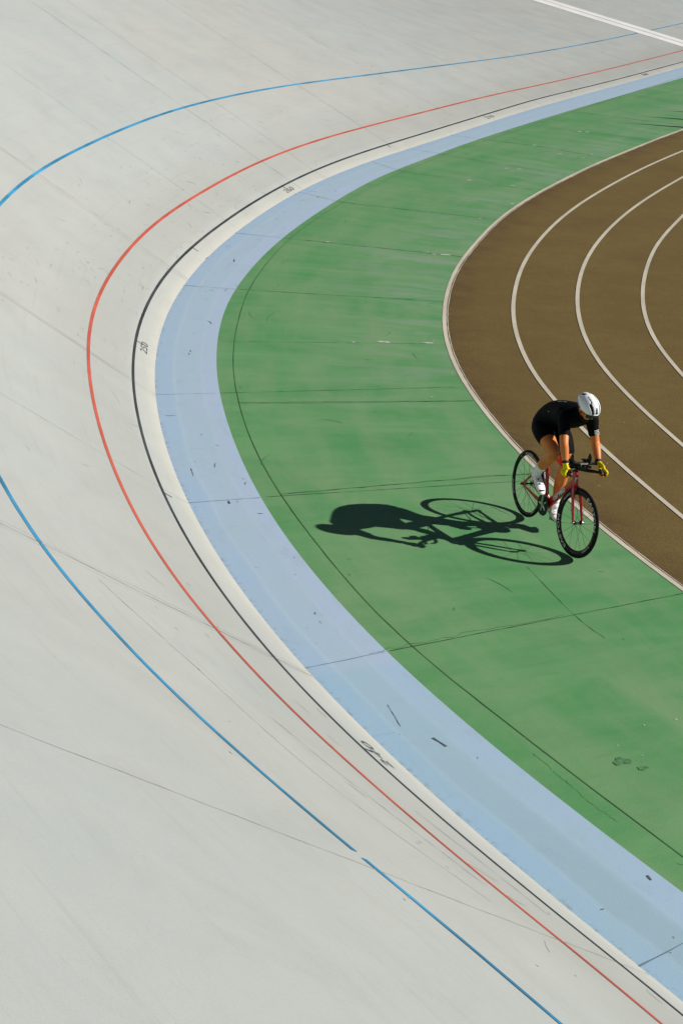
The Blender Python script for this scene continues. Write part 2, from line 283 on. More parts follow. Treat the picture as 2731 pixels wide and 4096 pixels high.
C_L1 = [(13.34,50.908),(12.862,50.029),(12.385,49.15),(11.908,48.271),(11.431,47.392),(10.954,46.513),(10.478,45.634),(10.002,44.754),(9.527,43.874),(9.054,42.994),(8.581,42.112),(8.112,41.229),(7.645,40.345),(7.184,39.458),(6.729,38.567),(6.365,37.842),(6.007,37.114),(5.659,36.382),(5.323,35.643),(4.997,34.9),(4.68,34.154),(4.373,33.403),(4.077,32.648),(3.796,31.887),(3.534,31.12),(3.291,30.346),(3.069,29.566),(2.867,28.78),(2.686,27.99),(2.53,27.194),(2.402,26.394),(2.3,25.59),(2.223,24.783),(2.177,23.973),(2.168,23.163),(2.197,22.353),(2.267,21.547),(2.384,20.746),(2.546,19.952),(2.74,19.165),(2.954,18.383),(3.186,17.606),(3.432,16.834),(3.747,15.885),(4.076,14.941),(4.415,14),(4.761,13.061),(5.111,12.125),(5.464,11.189),(5.82,10.255),(6.178,9.321),(6.536,8.387),(6.896,7.454),(7.256,6.521),(7.616,5.588),(7.977,4.656),(8.338,3.723)]
C_L2 = [(12.128,48.254),(11.707,47.347),(11.285,46.441),(10.864,45.534),(10.442,44.627),(10.021,43.72),(9.6,42.813),(9.18,41.906),(8.759,40.998),(8.34,40.09),(7.922,39.182),(7.505,38.273),(7.09,37.363),(6.677,36.452),(6.269,35.539),(6.024,34.981),(5.779,34.423),(5.538,33.863),(5.304,33.3),(5.077,32.734),(4.857,32.166),(4.647,31.594),(4.448,31.017),(4.26,30.437),(4.082,29.854),(3.914,29.268),(3.758,28.679),(3.617,28.086),(3.491,27.49),(3.382,26.89),(3.29,26.288),(3.211,25.683),(3.147,25.077),(3.103,24.469),(3.081,23.86),(3.078,23.251),(3.1,22.642),(3.153,22.035),(3.241,21.433),(3.356,20.834),(3.481,20.237),(3.618,19.644),(3.769,19.053),(4.023,18.086),(4.29,17.122),(4.567,16.161),(4.849,15.202),(5.137,14.244),(5.427,13.287),(5.719,12.331),(6.013,11.375),(6.308,10.419),(6.604,9.464),(6.9,8.509),(7.196,7.554),(7.493,6.599),(7.79,5.644)]
C_L3 = [(10.353,45.025),(10.02,44.082),(9.686,43.139),(9.353,42.197),(9.02,41.254),(8.687,40.311),(8.353,39.368),(8.021,38.425),(7.688,37.482),(7.355,36.539),(7.023,35.596),(6.692,34.652),(6.362,33.708),(6.032,32.764),(5.705,31.819),(5.545,31.352),(5.385,30.886),(5.225,30.419),(5.066,29.951),(4.916,29.482),(4.785,29.006),(4.674,28.526),(4.572,28.043),(4.473,27.56),(4.378,27.075),(4.288,26.59),(4.208,26.103),(4.141,25.615),(4.087,25.124),(4.045,24.633),(4.014,24.14),(4,23.647),(4.011,23.154),(4.051,22.663),(4.107,22.173),(4.168,21.683),(4.317,20.694),(4.489,19.709),(4.676,18.727),(4.873,17.746),(5.078,16.768),(5.288,15.79),(5.501,14.813),(5.717,13.837),(5.935,12.861),(6.154,11.885),(6.374,10.909),(6.595,9.934),(6.816,8.959),(7.037,7.983)]
C_BAND = [(14.974,62.821),(14.513,61.933),(14.052,61.046),(13.592,60.158),(13.131,59.27),(12.67,58.383),(12.21,57.495),(11.749,56.608),(11.288,55.72),(10.827,54.833),(10.367,53.945),(9.906,53.058),(9.445,52.17),(8.984,51.283),(8.523,50.395),(8.152,49.682),(7.782,48.969),(7.411,48.256),(7.04,47.544),(6.669,46.831),(6.298,46.118),(5.928,45.404),(5.56,44.69),(5.193,43.976),(4.827,43.26),(4.465,42.543),(4.104,41.825),(3.746,41.105),(3.39,40.385),(3.037,39.663),(2.687,38.939),(2.343,38.213),(2.008,37.483),(1.685,36.747),(1.37,36.008),(1.055,35.269),(0.74,34.53),(0.439,33.785),(0.163,33.031),(-0.087,32.268),(-0.316,31.498),(-0.532,30.724),(-0.738,29.948),(-0.932,29.168),(-1.113,28.385),(-1.275,27.599),(-1.416,26.808),(-1.535,26.014),(-1.633,25.216),(-1.707,24.417),(-1.748,23.615),(-1.753,22.813),(-1.725,22.01),(-1.67,21.209),(-1.586,20.41),(-1.474,19.615),(-1.335,18.824),(-1.175,18.037),(-0.991,17.255),(-0.781,16.48),(-0.541,15.714),(-0.269,14.959),(0.032,14.215),(0.363,13.483),(0.725,12.766),(1.113,12.064),(1.525,11.374),(1.956,10.696),(2.399,10.026),(2.963,9.2),(3.541,8.384),(4.128,7.575),(4.722,6.77),(5.321,5.969),(5.923,5.171),(6.527,4.374),(7.132,3.578),(7.739,2.783),(8.347,1.989),(8.955,1.195),(9.563,0.401),(10.172,-0.392),(10.781,-1.186)]
C_GROOVE = [(9.73,53.13),(9.295,52.229),(8.86,51.329),(8.425,50.428),(7.99,49.528),(7.555,48.627),(7.12,47.727),(6.685,46.826),(6.251,45.926),(5.816,45.025),(5.381,44.125),(4.947,43.224),(4.513,42.323),(4.08,41.422),(3.647,40.52),(3.303,39.802),(2.959,39.084),(2.615,38.366),(2.272,37.648),(1.935,36.927),(1.607,36.202),(1.292,35.471),(0.994,34.733),(0.713,33.988),(0.443,33.239),(0.179,32.488),(-0.076,31.734),(-0.315,30.975),(-0.535,30.21),(-0.742,29.441),(-0.931,28.668),(-1.095,27.89),(-1.231,27.106),(-1.342,26.318),(-1.433,25.527),(-1.499,24.735),(-1.532,23.94),(-1.536,23.145),(-1.52,22.349),(-1.484,21.554),(-1.42,20.761),(-1.326,19.971),(-1.204,19.185),(-1.055,18.403),(-0.877,17.628),(-0.666,16.861),(-0.425,16.103),(-0.16,15.353),(0.124,14.61),(0.44,13.881),(0.802,13.174),(1.201,12.487),(1.615,11.807),(2.036,11.132),(2.465,10.462),(3.013,9.625),(3.571,8.795),(4.134,7.969),(4.703,7.146),(5.274,6.326),(5.848,5.507),(6.424,4.689),(7,3.872),(7.577,3.055),(8.155,2.239),(8.733,1.423),(9.311,0.607),(9.89,-0.208),(10.469,-1.024)]
SIGN = 1
AJ = [[(2.002,9.182),(2.313,9.458)],[(-0.237,12.866),(0.438,13.286),(3.142,14.92)],[(-1.531,16.275),(-0.621,16.642),(1.624,17.475),(2.106,17.637)],[(-0.624,16.697),(1.636,17.678),(2.068,17.818)],[(-2.27,19.551),(1.394,20.695)],[(-1.275,19.488),(1.457,20.168)],[(-2.461,24.529),(-1.551,24.517),(1.266,24.639)],[(-2.014,27.967),(0.236,27.646),(1.619,27.423)],[(-1.164,31.491),(-0.368,30.843),(1.073,30.562),(2.287,30.308)],[(1.641,38.505),(3.471,37.906),(4.935,36.981)],[(0.079,34.855),(0.673,34.056),(3.119,33.133)],[(0.874,36.515),(3.896,34.827)],[(3.647,40.52),(6.198,39.623)],[(4.811,42.799),(7.259,42.062)],[(6.65,46.195),(7.837,45.873)],[(-1.782,21.881),(-0.997,22.043),(0.93,22.431)]]
DARK = [(-2.436,21.311,0.01,-0.064,0.012),(-2.438,21.19,0.002,-0.065,0.012),(-2.011,21.411,0.01,-0.069,0.01),(-2.015,21.285,0.009,-0.068,0.01),(-1.506,16.245,0.033,-0.081,0.022),(-1.117,16.418,0.018,-0.079,0.02),(-1.029,16.414,0.006,-0.009,0.012),(-1.43,16.183,0.008,-0.004,0.012),(-2.278,26.129,0.019,0.126,0.014),(-1.862,26.221,0.017,-0.115,0.014),(-1.216,31.293,0.042,-0.035,0.014),(-0.808,31.112,0.03,0.084,0.014),(-1.861,26.219,0.004,0.037,0.012),(-1.857,26.082,0.008,0.038,0.014),(1.83,9.765,0.023,0.006,0.008),(2.184,10.2,0.02,-0.055,0.016),(-1.573,17.248,0.049,-0.21,0.006),(-1.028,17.059,0.022,-0.009,0.008)]


SP = S_[1] - S_[0]
def lerp1(x, X, Y):
    t = (x - X[0]) / (X[1] - X[0]); i = max(0, min(len(X) - 2, int(t))); f = max(-.5, min(1.5, t - i)); return Y[i] * (1 - f) + Y[i + 1] * f
def cub(x, X, Y):
    t = (x - X[0]) / (X[1] - X[0]); i = max(0, min(len(X) - 2, int(math.floor(t)))); f = max(0, min(1, t - i))
    a, b, c, d = Y[max(i - 1, 0)], Y[i], Y[i + 1], Y[min(i + 2, len(Y) - 1)]
    return .5 * (2 * b + (c - a) * f + (2 * a - 5 * b + 4 * c - d) * f * f + (3 * b - a - 3 * c + d) * f ** 3)
EX = [e[0] for e in E_]; EY = [e[1] for e in E_]; NX = [n[0] for n in N_]; NY = [n[1] for n in N_]
DS = [-8. + i for i in range(66)]
def T(s, d, h=0.):
    """point on the banked track: s metres along, d metres up the slope, h proud of it"""
    nx, ny = cub(s, S_, NX), cub(s, S_, NY); l = math.hypot(nx, ny); nx /= l; ny /= l; b = cub(s, S_, B_)
    cb, sb = math.cos(b), math.sin(b)
    return Vector((cub(s, S_, EX) + nx * (d * cb - h * sb), cub(s, S_, EY) + ny * (d * cb - h * sb), d * sb + h * cb))
def G(s, t, z=0.):
    nx, ny = cub(s, S_, NX), cub(s, S_, NY); l = math.hypot(nx, ny)
    return Vector((cub(s, S_, EX) - nx / l * t, cub(s, S_, EY) - ny / l * t, z))
S0, S1 = S_[0] + .01, S_[-1] - .01
def srange(a, b, st):
    n = max(1, int(round((b - a) / st))); return [a + (b - a) * i / n for i in range(n + 1)]
def grid(rows, uvs, name, mat, parent=None):
    n = len(rows[0]); V = [v for r in rows for v in r]; F = []
    for i in range(len(rows) - 1):
        for k in range(n - 1): F.append((i * n + k, i * n + k + 1, (i + 1) * n + k + 1, (i + 1) * n + k))
    return mobj(name, V, F, mat, parent, True, [u for r in uvs for u in r])
def structure(o, label=None):
    o['kind'] = 'structure'
    if label: o['label'] = label
    return o

# banked track
W = 7.6
sr = srange(S0, S1, .25); dr = [0, .05, .1, .2, .3] + [.3 + (W - .3) * i / 22 for i in range(1, 23)]
track = structure(grid([[T(s, d) for d in reversed(dr)] for s in sr], [[(s, d) for d in reversed(dr)] for s in sr], 'banked_track', M['track']), 'pale grey banked concrete cycling track curving round the green apron')
rows = []
for s in srange(S0, S1, .8):
    a = T(s, W); n_ = Vector((-(G(s, 1) - G(s, 0)).x, -(G(s, 1) - G(s, 0)).y, 0)).normalized()
    rows.append([a + n_ * 9 + Vector((0, 0, -a.z - .3)), a + n_ * 2.2, a + n_ * .0 + Vector((0, 0, -.003))])
structure(grid(rows, [[(0, 0)] * 3 for _ in rows], 'outer_embankment', M['conc']))

def tline(name, s0, s1, dfun, w, mat, h=.003, parent=track, gaps=(), st=.15, jit=.0):
    V = []; F = []
    segs = []; cur = s0
    for g0, g1 in gaps: segs.append((cur, g0)); cur = g1
    segs.append((cur, s1))
    for a, b in segs:
        o = len(V); rr = srange(a, b, st)
        for s in rr:
            d = dfun(s); ww = w / 2 * (1 + jit * (random.random() - .5))
            V += [T(s, d + ww, h), T(s, d - ww, h)]
        F += [(o + 2 * i, o + 2 * i + 1, o + 2 * i + 3, o + 2 * i + 2) for i in range(len(rr) - 1)]
    return mobj(name, V, F, mat, parent, False)
db = lambda s: cub(s, DS, DBLACK); drd = lambda s: cub(s, DS, DRED); dbl = lambda s: cub(s, DS, DBLUE)
tline('black_line', S0, S1, db, .038, M['black'], jit=.12)
tline('red_line', S0, S1, drd, .043, M['red'], jit=.06)
tline('blue_line', S0, S1, dbl, .046, M['blue'], gaps=((42.765, 42.795), (46.86, 46.935)), jit=.06)
# finish band: two white bands
for a0, a1 in ((-4.6, -4.0), (-3.94, -3.35)):
    pass
def radial(name, f0, f1, d0, d1, mat, h=.0045, st=.3, parent=track):
    V = []; F = []; dd = srange(d0, d1, st)
    for d in dd: V += [T(f0(d), d, h), T(f1(d), d, h)]
    F = [(2 * i, 2 * i + 1, 2 * i + 3, 2 * i + 2) for i in range(len(dd) - 1)]
    return mobj(name, V, F, mat, parent, False)
lo = lambda d: -3.0 - .36 * (d - 1.04); hi = lambda d: -4.07 + .095 * (d - 1.41); mi = lambda d: (lo(d) + hi(d)) / 2
MID = lambda d: -3.75
radial('white_line', lambda d: MID(d) + .04, lambda d: MID(d) + .04 + .56, .02, W - .02, M['white'])
radial('white_line', lambda d: MID(d) - .52, lambda d: MID(d) - .04, .02, W - .02, M['white'])
# slab joints of the track
def tjoint(s, w, mat, d0=.01, d1=W - .01, amp=.012, h=.0025, name='slab_joint'):
    ph = random.random() * 9; V = []; dd = srange(d0, d1, .12); q = 0
    for d in dd:
        q = q * .85 + (random.random() - .5) * amp
        ww = w * (.45 + .8 * random.random())
        V += [T(s + q + ww / 2, d, h), T(s + q - ww / 2, d, h)]
    F = [(2 * i, 2 * i + 1, 2 * i + 3, 2 * i + 2) for i in range(len(dd) - 1)]
    return mobj(name, V, F, mat, track, False)
for s, w, k in ((47.05, .0045, 't'), (42.78, .009, 'd'), (42.71, .004, 't'), (42.85, .005, 'l'), (39.0, .005, 't'), (35.66, .012, 'l'), (35.60, .005, 't'), (30.35, .014, 'l'), (30.27, .006, 't'),
                (26.9, .005, 't'), (23.3, .007, 't'), (22.1, .006, 't'), (18.5, .008, 't'), (14.6, .006, 't'), (10.35, .007, 't'), (6.2, .007, 't'), (1.8, .007, 't'), (-6.5, .007, 't')):
    tjoint(s, w, {'t': M['joint_t'], 'l': M['joint_l'], 'd': M['joint_d'] if 'joint_d' in M else M['scuff']}[k])
# measuring ticks and stencilled distances
for s in (44.28, 39.13, 34.0, 28.91, 23.77, 18.62, 13.46, 8.03, 2.9):
    d0 = db(s) - .02
    V = [T(s + .008, d0, .004), T(s - .008, d0, .004), T(s - .008, d0 - .085, .004), T(s + .008, d0 - .085, .004)]
    mobj('distance_tick', V, [(0, 1, 2, 3)], M['black'], track, False)
for txt, s, dc in (('240', 44.28, None), ('250', 34.07, None), ('260', 23.72, None), ('270', 13.30, None), ('280', 2.85, None)):
    V, F = text_mesh(txt, 0, .0, 1.0)
    dm = db(s) - .028 - .055 - .045
    if txt == '240': dm = .30 - .03
    xs = [v.x for v in V]; x0, x1 = min(xs), max(xs); ys = [v.y for v in V]; y0, y1 = min(ys), max(ys)
    LEN = .40; HH = .10
    c_ = s
    VV = [T(c_ - ((v.x - x0) / (x1 - x0) - .5) * LEN, dm + ((v.y - y0) / (y1 - y0) - .5) * HH, .004) for v in V]
    mobj('distance_number', VV, F, M['num'], track, False)
# scuffs
def scuffs(fn, n, name, mat, parent, s_rng, d_fun, lmax=.22, wmax=.008, ang=.5, h=.0015):
    V = []; F = []
    for _ in range(n):
        s = random.uniform(*s_rng); d = d_fun(); L = random.uniform(.02, lmax) * random.random(); w = random.uniform(.25, 1) * wmax
        a = random.gauss(0, ang); bend = random.uniform(-.15, .15) * L; o = len(V); K = 5
        for i in range(K + 1):
            u = i / K - .5; ww = w * (1 - (2 * u) ** 2) + .0008; x = u * L; y = bend * (1 - 4 * u * u)
            V += [fn(s + x * math.cos(a) - (y + ww) * math.sin(a), d + x * math.sin(a) + (y + ww) * math.cos(a), h),
                  fn(s + x * math.cos(a) - (y - ww) * math.sin(a), d + x * math.sin(a) + (y - ww) * math.cos(a), h)]
        F += [(o + 2 * i, o + 2 * i + 1, o + 2 * i + 3, o + 2 * i + 2) for i in range(K)]
    ob = mobj(name, V, F, mat, parent, False); ob['kind'] = 'stuff'; return ob
M['scuff1'] = plain('light_rubber_scuff', (.335,.335,.315), .8, var=.12, sc=9)
scuffs(T, 220, 'scuff_marks', M['scuff1'], track, (-8, 52), lambda: .35 + abs(random.gauss(0, 1.1)), .36, .008, .45)
scuffs(T, 150, 'scuff_marks', M['scuff1'], track, (20, 36), lambda: random.uniform(.3, 2.2), .3, .012, .6)
scuffs(T, 90, 'scuff_marks', M['scuff'], track, (-6, 50), lambda: random.uniform(.1, 5.0), .20, .005, .7)
scuffs(T, 60, 'scuff_marks', M['scuff'], track, (24, 33), lambda: random.uniform(.3, 1.6), .25, .007, .6)
# hairline cracks following the slope
def crack(fn, pts, w, mat, parent, name='hairline_crack', h=.002, amp=.01, st=.06):
    P = cr([Vector((a, b, 0)) for a, b in pts], 1) if len(pts) < 3 else cr([Vector((a, b, 0)) for a, b in pts], 8)
    Q = [P[0]]
    for a, b in zip(P[:-1], P[1:]):
        n = max(1, int((b - a).length / st)); Q += [a.lerp(b, (i + 1) / n) for i in range(n)]
    V = []
    for i, c in enumerate(Q):
        t = (Q[min(i + 1, len(Q) - 1)] - Q[max(i - 1, 0)]).normalized(); nn = Vector((-t.y, t.x, 0)); j = nn * (random.random() - .5) * amp
        ww = w * (.4 + random.random() * .9) / 2
        a, b = c + j + nn * ww, c + j - nn * ww; V += [fn(a.x, a.y, h), fn(b.x, b.y, h)]
    F = [(2 * i, 2 * i + 1, 2 * i + 3, 2 * i + 2) for i in range(len(Q) - 1)]
    return mobj(name, V, F, mat, parent, False)
crack(T, [(44.6, 1.5), (45.3, 1.35), (45.9, 1.2), (46.5, 1.05)], .006, M['scuff'], track)
crack(T, [(43.0, 2.2), (44.2, 1.9), (45.6, 1.75), (46.8, 1.3)], .006, M['scuff1'], track)
crack(T, [(45.4, .75), (46.0, .62), (46.6, .55)], .006, M['scuff'], track)

# apron: blue band and green floor
def isect(s, C):
    p = G(s, 0); q = G(s, 1); d = q - p; best = None
    for a, b in zip(C[:-1], C[1:]):
        ex, ey = b[0] - a[0], b[1] - a[1]; det = d.x * (-ey) + ex * d.y
        if abs(det) < 1e-9: continue
        rx, ry = a[0] - p.x, a[1] - p.y
        t = (rx * (-ey) + ex * ry) / det; u = (d.x * ry - d.y * rx) / det
        if -.001 <= u <= 1.001 and t > .2 and (best is None or t < best): best = t
    return best
def dense(C, n=5): return [(v.x, v.y) for v in cr([(a, b, 0) for a, b in C], n)]
KERB, BAND, GROOVE = dense(C_CURB), dense(C_BAND), dense(C_GROOVE)
tb = []; tk = []; ss = srange(S0, S1, .25)
for s in ss:
    tb.append(isect(s, BAND)); tk.append(isect(s, KERB))
def fill(L, df):
    k = [i for i, v in enumerate(L) if v is not None]
    for i in range(len(L)):
        if L[i] is None:
            L[i] = L[k[0]] if i < k[0] else (L[k[-1]] if i > k[-1] else L[i - 1])
    return L
tb = fill(tb, .8); tk = fill(tk, 3.8)
for _ in range(3): tb = [tb[0]] + [(tb[i - 1] + 2 * tb[i] + tb[i + 1]) / 4 for i in range(1, len(tb) - 1)] + [tb[-1]]
fr = [0, .04, .1, .2, .35, .5, .65, .8, .9, 1]
band = structure(grid([[G(s, -.03 + (t + .03) * f, .0) for f in fr] for s, t in zip(ss, tb)], [[(s, t * f) for f in fr] for s, t in zip(ss, tb)], 'blue_band', M['band']), 'light blue painted band along the foot of the banked track')
apron = structure(grid([[G(s, a + (b - a) * f, 0.) for f in fr] for s, a, b in zip(ss, tb, tk)], [[(s, a + (b - a) * f) for f in fr] for s, a, b in zip(ss, tb, tk)], 'green_apron', M['green']), 'worn green painted concrete apron between blue band and kerb line')
def ribbon(C, off0, off1, z, name, mat, parent=None, jit=0.):
    """flat ribbon between two signed offsets (positive = towards the infield, right side of C as stored)"""
    V = []; n = len(C)
    for i in range(n):
        a = Vector((*C[max(i - 1, 0)], 0)); b = Vector((*C[min(i + 1, n - 1)], 0)); t = (b - a).normalized(); nn = Vector((-t.y, t.x, 0))
        c = Vector((*C[i], z)); j = jit * (random.random() - .5)
        V += [c + nn * (off1 + j), c + nn * (off0 - jit * (random.random() - .5))]
    F = [(2 * i, 2 * i + 1, 2 * i + 3, 2 * i + 2) for i in range(n - 1)]
    return mobj(name, V, F, mat, parent, False)
ribbon(GROOVE, -.0045, .0045, .003, 'floor_groove', M['groove'], apron, .004)
# infield running surface
inner = [(26, 30)]
C = KERB
cen = Vector((14, 28, 0)); V = [Vector((x, y, -.004)) for x, y in C]; mV = len(V)
V2 = []; UVb = [(i * .25, 0.) for i in range(mV)]; nrm = []
for i in range(mV):
    t_ = (V[min(i + 1, mV - 1)] - V[max(i - 1, 0)]).normalized(); nrm.append(Vector((-t_.y, t_.x, 0)))
OFF = [.1, .2, .35, .6]
for off in OFF:
    V2 += [v + n_ * off for v, n_ in zip(V, nrm)]; UVb += [(i * .25, off) for i in range(mV)]
last = V2[-mV:]
for k in range(1, 9):
    V2 += [v.lerp(Vector((13.5 + (v.x - 13.5) * .1, v.y, -.004)), k / 8) for v in last]; UVb += [(i * .25, .6 + k) for i in range(mV)]
F = [((k) * mV + i, (k) * mV + i + 1, (k + 1) * mV + i + 1, (k + 1) * mV + i) for k in range(12) for i in range(mV - 1)]
brown = structure(mobj('running_track', V + V2, F, M['brown'], None, False, UVb), 'brown rubber running track inside the pale kerb line')
SG = SIGN
ribbon(KERB, 0 * SG, .056 * SG, .004, 'kerb_line', M['kerb'], brown, .003)
ribbon(KERB, .056 * SG, .066 * SG, .0045, 'kerb_gap', M['crack'], brown, .007)
ribbon(KERB, .066 * SG, .078 * SG, .004, 'kerb_edge', M['kerb'], brown, .006)
def smoothc(C, k):
    for _ in range(k): C = [C[0]] + [tuple((a + 2 * b + c) / 4 for a, b, c in zip(C[i - 1], C[i], C[i + 1])) for i in range(1, len(C) - 1)] + [C[-1]]
    return C
C_L2 = smoothc(C_L2, 3); C_L3 = smoothc(C_L3, 9)
for nm, C in (('lane_line', C_L1), ('lane_line', C_L2), ('lane_line', C_L3)):
    ribbon(dense(C), -.029, .029, .002, nm, M['lane'], brown, .002)
for k_ in (1.0, 2.0, 3.0):
    C = dense(C_L3); off = [];
    if k_ < 2.5: ribbon(C, (.93 * k_ - .029) * SG, (.93 * k_ + .029) * SG, .002, 'lane_line', M['lane'], brown, .002)
structure(mobj('field', [Vector((-250, -250, -.35)), Vector((250, -250, -.35)), Vector((250, 300, -.35)), Vector((-250, 300, -.35))], [(0, 1, 2, 3)], M['grass'], None, False))

# apron joints
def gjoint(P, w, mat, parent, z=.0035, amp=.006, name='slab_joint'):
    Q = [Vector((P[0][0], P[0][1], z))]
    for a, b in zip(P[:-1], P[1:]):
        a = Vector((*a, z)); b = Vector((*b, z)); n = max(1, int((b - a).length / .07)); Q += [a.lerp(b, (i + 1) / n) for i in range(n)]
    V = []; j = 0
    for i, c in enumerate(Q):
        t = (Q[min(i + 1, len(Q) - 1)] - Q[max(i - 1, 0)]).normalized(); nn = Vector((-t.y, t.x, 0)); j = j * .8 + (random.random() - .5) * amp
        ww = w * (.35 + random.random()) / 2; V += [c + nn * (j + ww), c + nn * (j - ww)]
    F = [(2 * i, 2 * i + 1, 2 * i + 3, 2 * i + 2) for i in range(len(Q) - 1)]
    return mobj(name, V, F, mat, parent, False)
WJ = [.016, .010, .007, .006, .006, .009, .010, .013, .012, .014, .009, .009, .011, .013, .013, .006]
for i, P in enumerate(AJ):
    # split at the blue/green border: blue part in grey blue, the rest dark green
    Pv = [Vector((*q, 0)) for q in P]; L = []
    for a, b in zip(Pv[:-1], Pv[1:]):
        n = max(2, int((b - a).length / .05)); L += [a.lerp(b, k / n) for k in range(n)]
    L.append(Pv[-1])
    def side(v):
        best = None
        for a, b in zip(BAND[:-1], BAND[1:]):
            d2 = (v.x - a[0]) ** 2 + (v.y - a[1]) ** 2
            if best is None or d2 < best[0]: best = (d2, ((b[0] - a[0]) * (v.y - a[1]) - (b[1] - a[1]) * (v.x - a[0])))
        return best[1] * SG > 0
    bl = [v for v in L if not side(v)]; gr = [v for v in L if side(v)]
    if len(bl) > 2: gjoint([(v.x, v.y) for v in bl[::8] + [bl[-1]]], WJ[i] * .9, M['joint_b'], band)
    if len(gr) > 2: gjoint([(v.x, v.y) for v in gr[::8] + [gr[-1]]], WJ[i], M['joint_g'], apron)
Gf = lambda x, y, h: Vector((x, y, h))
crack(Gf, [(1.75, 15.28), (1.92, 14.76), (2.07, 14.33), (2.2, 14.04), (2.31, 13.85)], .005, M['joint_g'], apron, amp=.004)
crack(Gf, [(-.55, 16.73), (.2, 17.05), (1.0, 17.42), (1.6, 17.68), (2.0, 17.8)], .006, M['joint_g'], apron, amp=.03)
crack(Gf, [(.3, 13.24), (1.2, 13.80), (2.0, 14.27)], .005, M['joint_g'], apron, amp=.05)
crack(Gf, [(1.543, 11.746), (1.679, 11.506), (1.797, 11.281), (1.947, 11.018), (2.073, 10.851)], .003, M['joint_g'], apron, amp=.02)
crack(Gf, [(-1.25, 19.46), (.1, 19.8), (1.4, 20.15)], .006, M['joint_g'], apron, amp=.02)
scuffs(lambda a, b, h: Vector((a, b, h)), 1, 'scuff_marks', M['scuffd'], band, (0, 0), lambda: 0)
def gscuff(n, rng, mat, parent, s_rng, lmax, wmax, ang):
    o = scuffs(lambda s, t, h: G(s, t, h), n, 'scuff_marks', mat, parent, s_rng, lambda: random.uniform(*rng), lmax, wmax, ang, .0028); return o
gscuff(70, (.02, .74), M['scuffd'], band, (8, 48), .07, .0022, .8)
gscuff(30, (.02, .72), M['joint_b'], band, (20, 42), .22, .008, .9)
gscuff(60, (.9, 3.6), M['joint_g'], apron, (8, 48), .10, .0022, .9)
M['chip'] = plain('pale_paint_chip', (.36, .44, .33), .8)
gscuff(150, (.8, 3.8), M['chip'], apron, (4, 48), .035, .0040, .6)
M['tyrem'] = plain('faint_tyre_mark', (.075, .22, .085), .8, var=.2)
gscuff(26, (.9, 3.5), M['tyrem'], apron, (20, 48), .9, .006, .5)
def blob(x, y, rx, ry, rot, mat, parent, z=.004, name='bare_patch', n=18):
    V = [Vector((x, y, z))]; ph = random.random() * 9
    for k in range(n):
        a = 2 * math.pi * k / n; r_ = 1 + .18 * math.sin(3 * a + ph) + .12 * math.sin(5 * a + 2 * ph)
        u, v = rx * r_ * math.cos(a), ry * r_ * math.sin(a); V.append(Vector((x + u * math.cos(rot) - v * math.sin(rot), y + u * math.sin(rot) + v * math.cos(rot), z)))
    return mobj(name, V, [(0, 1 + k, 1 + (k + 1) % n) for k in range(n)], mat, parent, False)
for (x, y, rx, ry) in [(-0.514,27.796,0.036,0.02),(1.052,27.559,0.024,0.012),(1.15,27.461,0.04,0.022),(1.34,27.475,0.088,0.03),(0.001,22.276,0.024,0.02),(0.348,22.386,0.04,0.03),(0.427,22.383,0.044,0.03),(0.971,22.483,0.072,0.025),(1.043,22.608,0.02,0.01),(2.73,35.089,0.04,0.025),(2.993,35.107,0.048,0.025),(1.958,33.631,0.048,0.03),(2.644,31.732,0.036,0.03),(2.761,33.407,0.056,0.02),(2.005,30.316,0.024,0.02),(1.241,21.219,0.012,0.012),(0.967,20.203,0.016,0.012),(3.503,37.933,0.048,0.03),(3.956,37.114,0.064,0.025),(4.639,37.321,0.036,0.03),(4.186,36.933,0.096,0.012),(4.4,36.812,0.048,0.02),(4.662,40.091,0.048,0.04),(4.828,40.097,0.056,0.03),(3.4,34.794,0.032,0.02),(2.444,12.316,0.008,0.007),(2.709,12.449,0.012,0.008),(2.199,11.962,0.007,0.006),(2.365,11.832,0.006,0.005)]:
    blob(x, y, rx, ry, .1, M["patch"], apron)

M['dark_oval'] = mat_line('dark_patch', (.085,.215,.09), .8, (.11,.27,.12), var=.25, seg=20)  # darker green for two small ovals on the apron
blob(2.20, 11.72, .075, .05, .5, M['dark_oval'], apron, name='dark_patch'); blob(2.345, 11.64, .045, .026, .5, M['dark_oval'], apron, name='dark_patch')
crack(Gf, [(.80, 11.88), (.90, 11.76)], .022, M['scuffd'], band, name='skid_mark', amp=.004, h=.003)
crack(Gf, [(.46, 12.36), (.56, 12.02)], .006, M['scuffd'], band, name='skid_mark', amp=.004, h=.003)
for (x, y, dx, dy, w) in DARK:
    crack(Gf, [(x, y), (x + dx, y + dy)], w, M['scuffd'], band, name='paint_dash', amp=.002, h=.003, st=.02)

# ================================================================== bicycle
LA = R(3.5); HD = R(-68.05)
Xv = Vector((math.cos(HD), math.sin(HD), 0)); nv = Vector((-math.sin(HD), math.cos(HD), 0)); zz = Vector((0, 0, 1))
Yv = nv * math.cos(LA) - zz * math.sin(LA); Zv = zz * math.cos(LA) + nv * math.sin(LA)
LM = Matrix((Xv, Yv, Zv)).transposed().to_4x4(); LM.translation = Vector((1.793, 16.589, .004))
def V3(*a): return Vector(a)
M['frame_red'] = plain('glossy_red_paint', (.46, .006, .012), .25, 0, .6, .08)
M['carbon'] = plain('black_carbon', (.005, .005, .006), .42, 0, .25, .2)
M['rimblk'] = plain('satin_black_rim', (.004, .004, .005), .45, 0, .25, .2)
M['tyre'] = plain('tyre_rubber', (.007, .007, .007), .85, 0, .2, .2, 60)
M['steel'] = plain('brushed_steel', (.62, .62, .62), .3, 1., .5, .1)
M['spoke'] = plain('dark_spoke_steel', (.04, .04, .042), .35, .8)
M['decal'] = plain('white_decal', (.62, .62, .60), .45, var=.05)
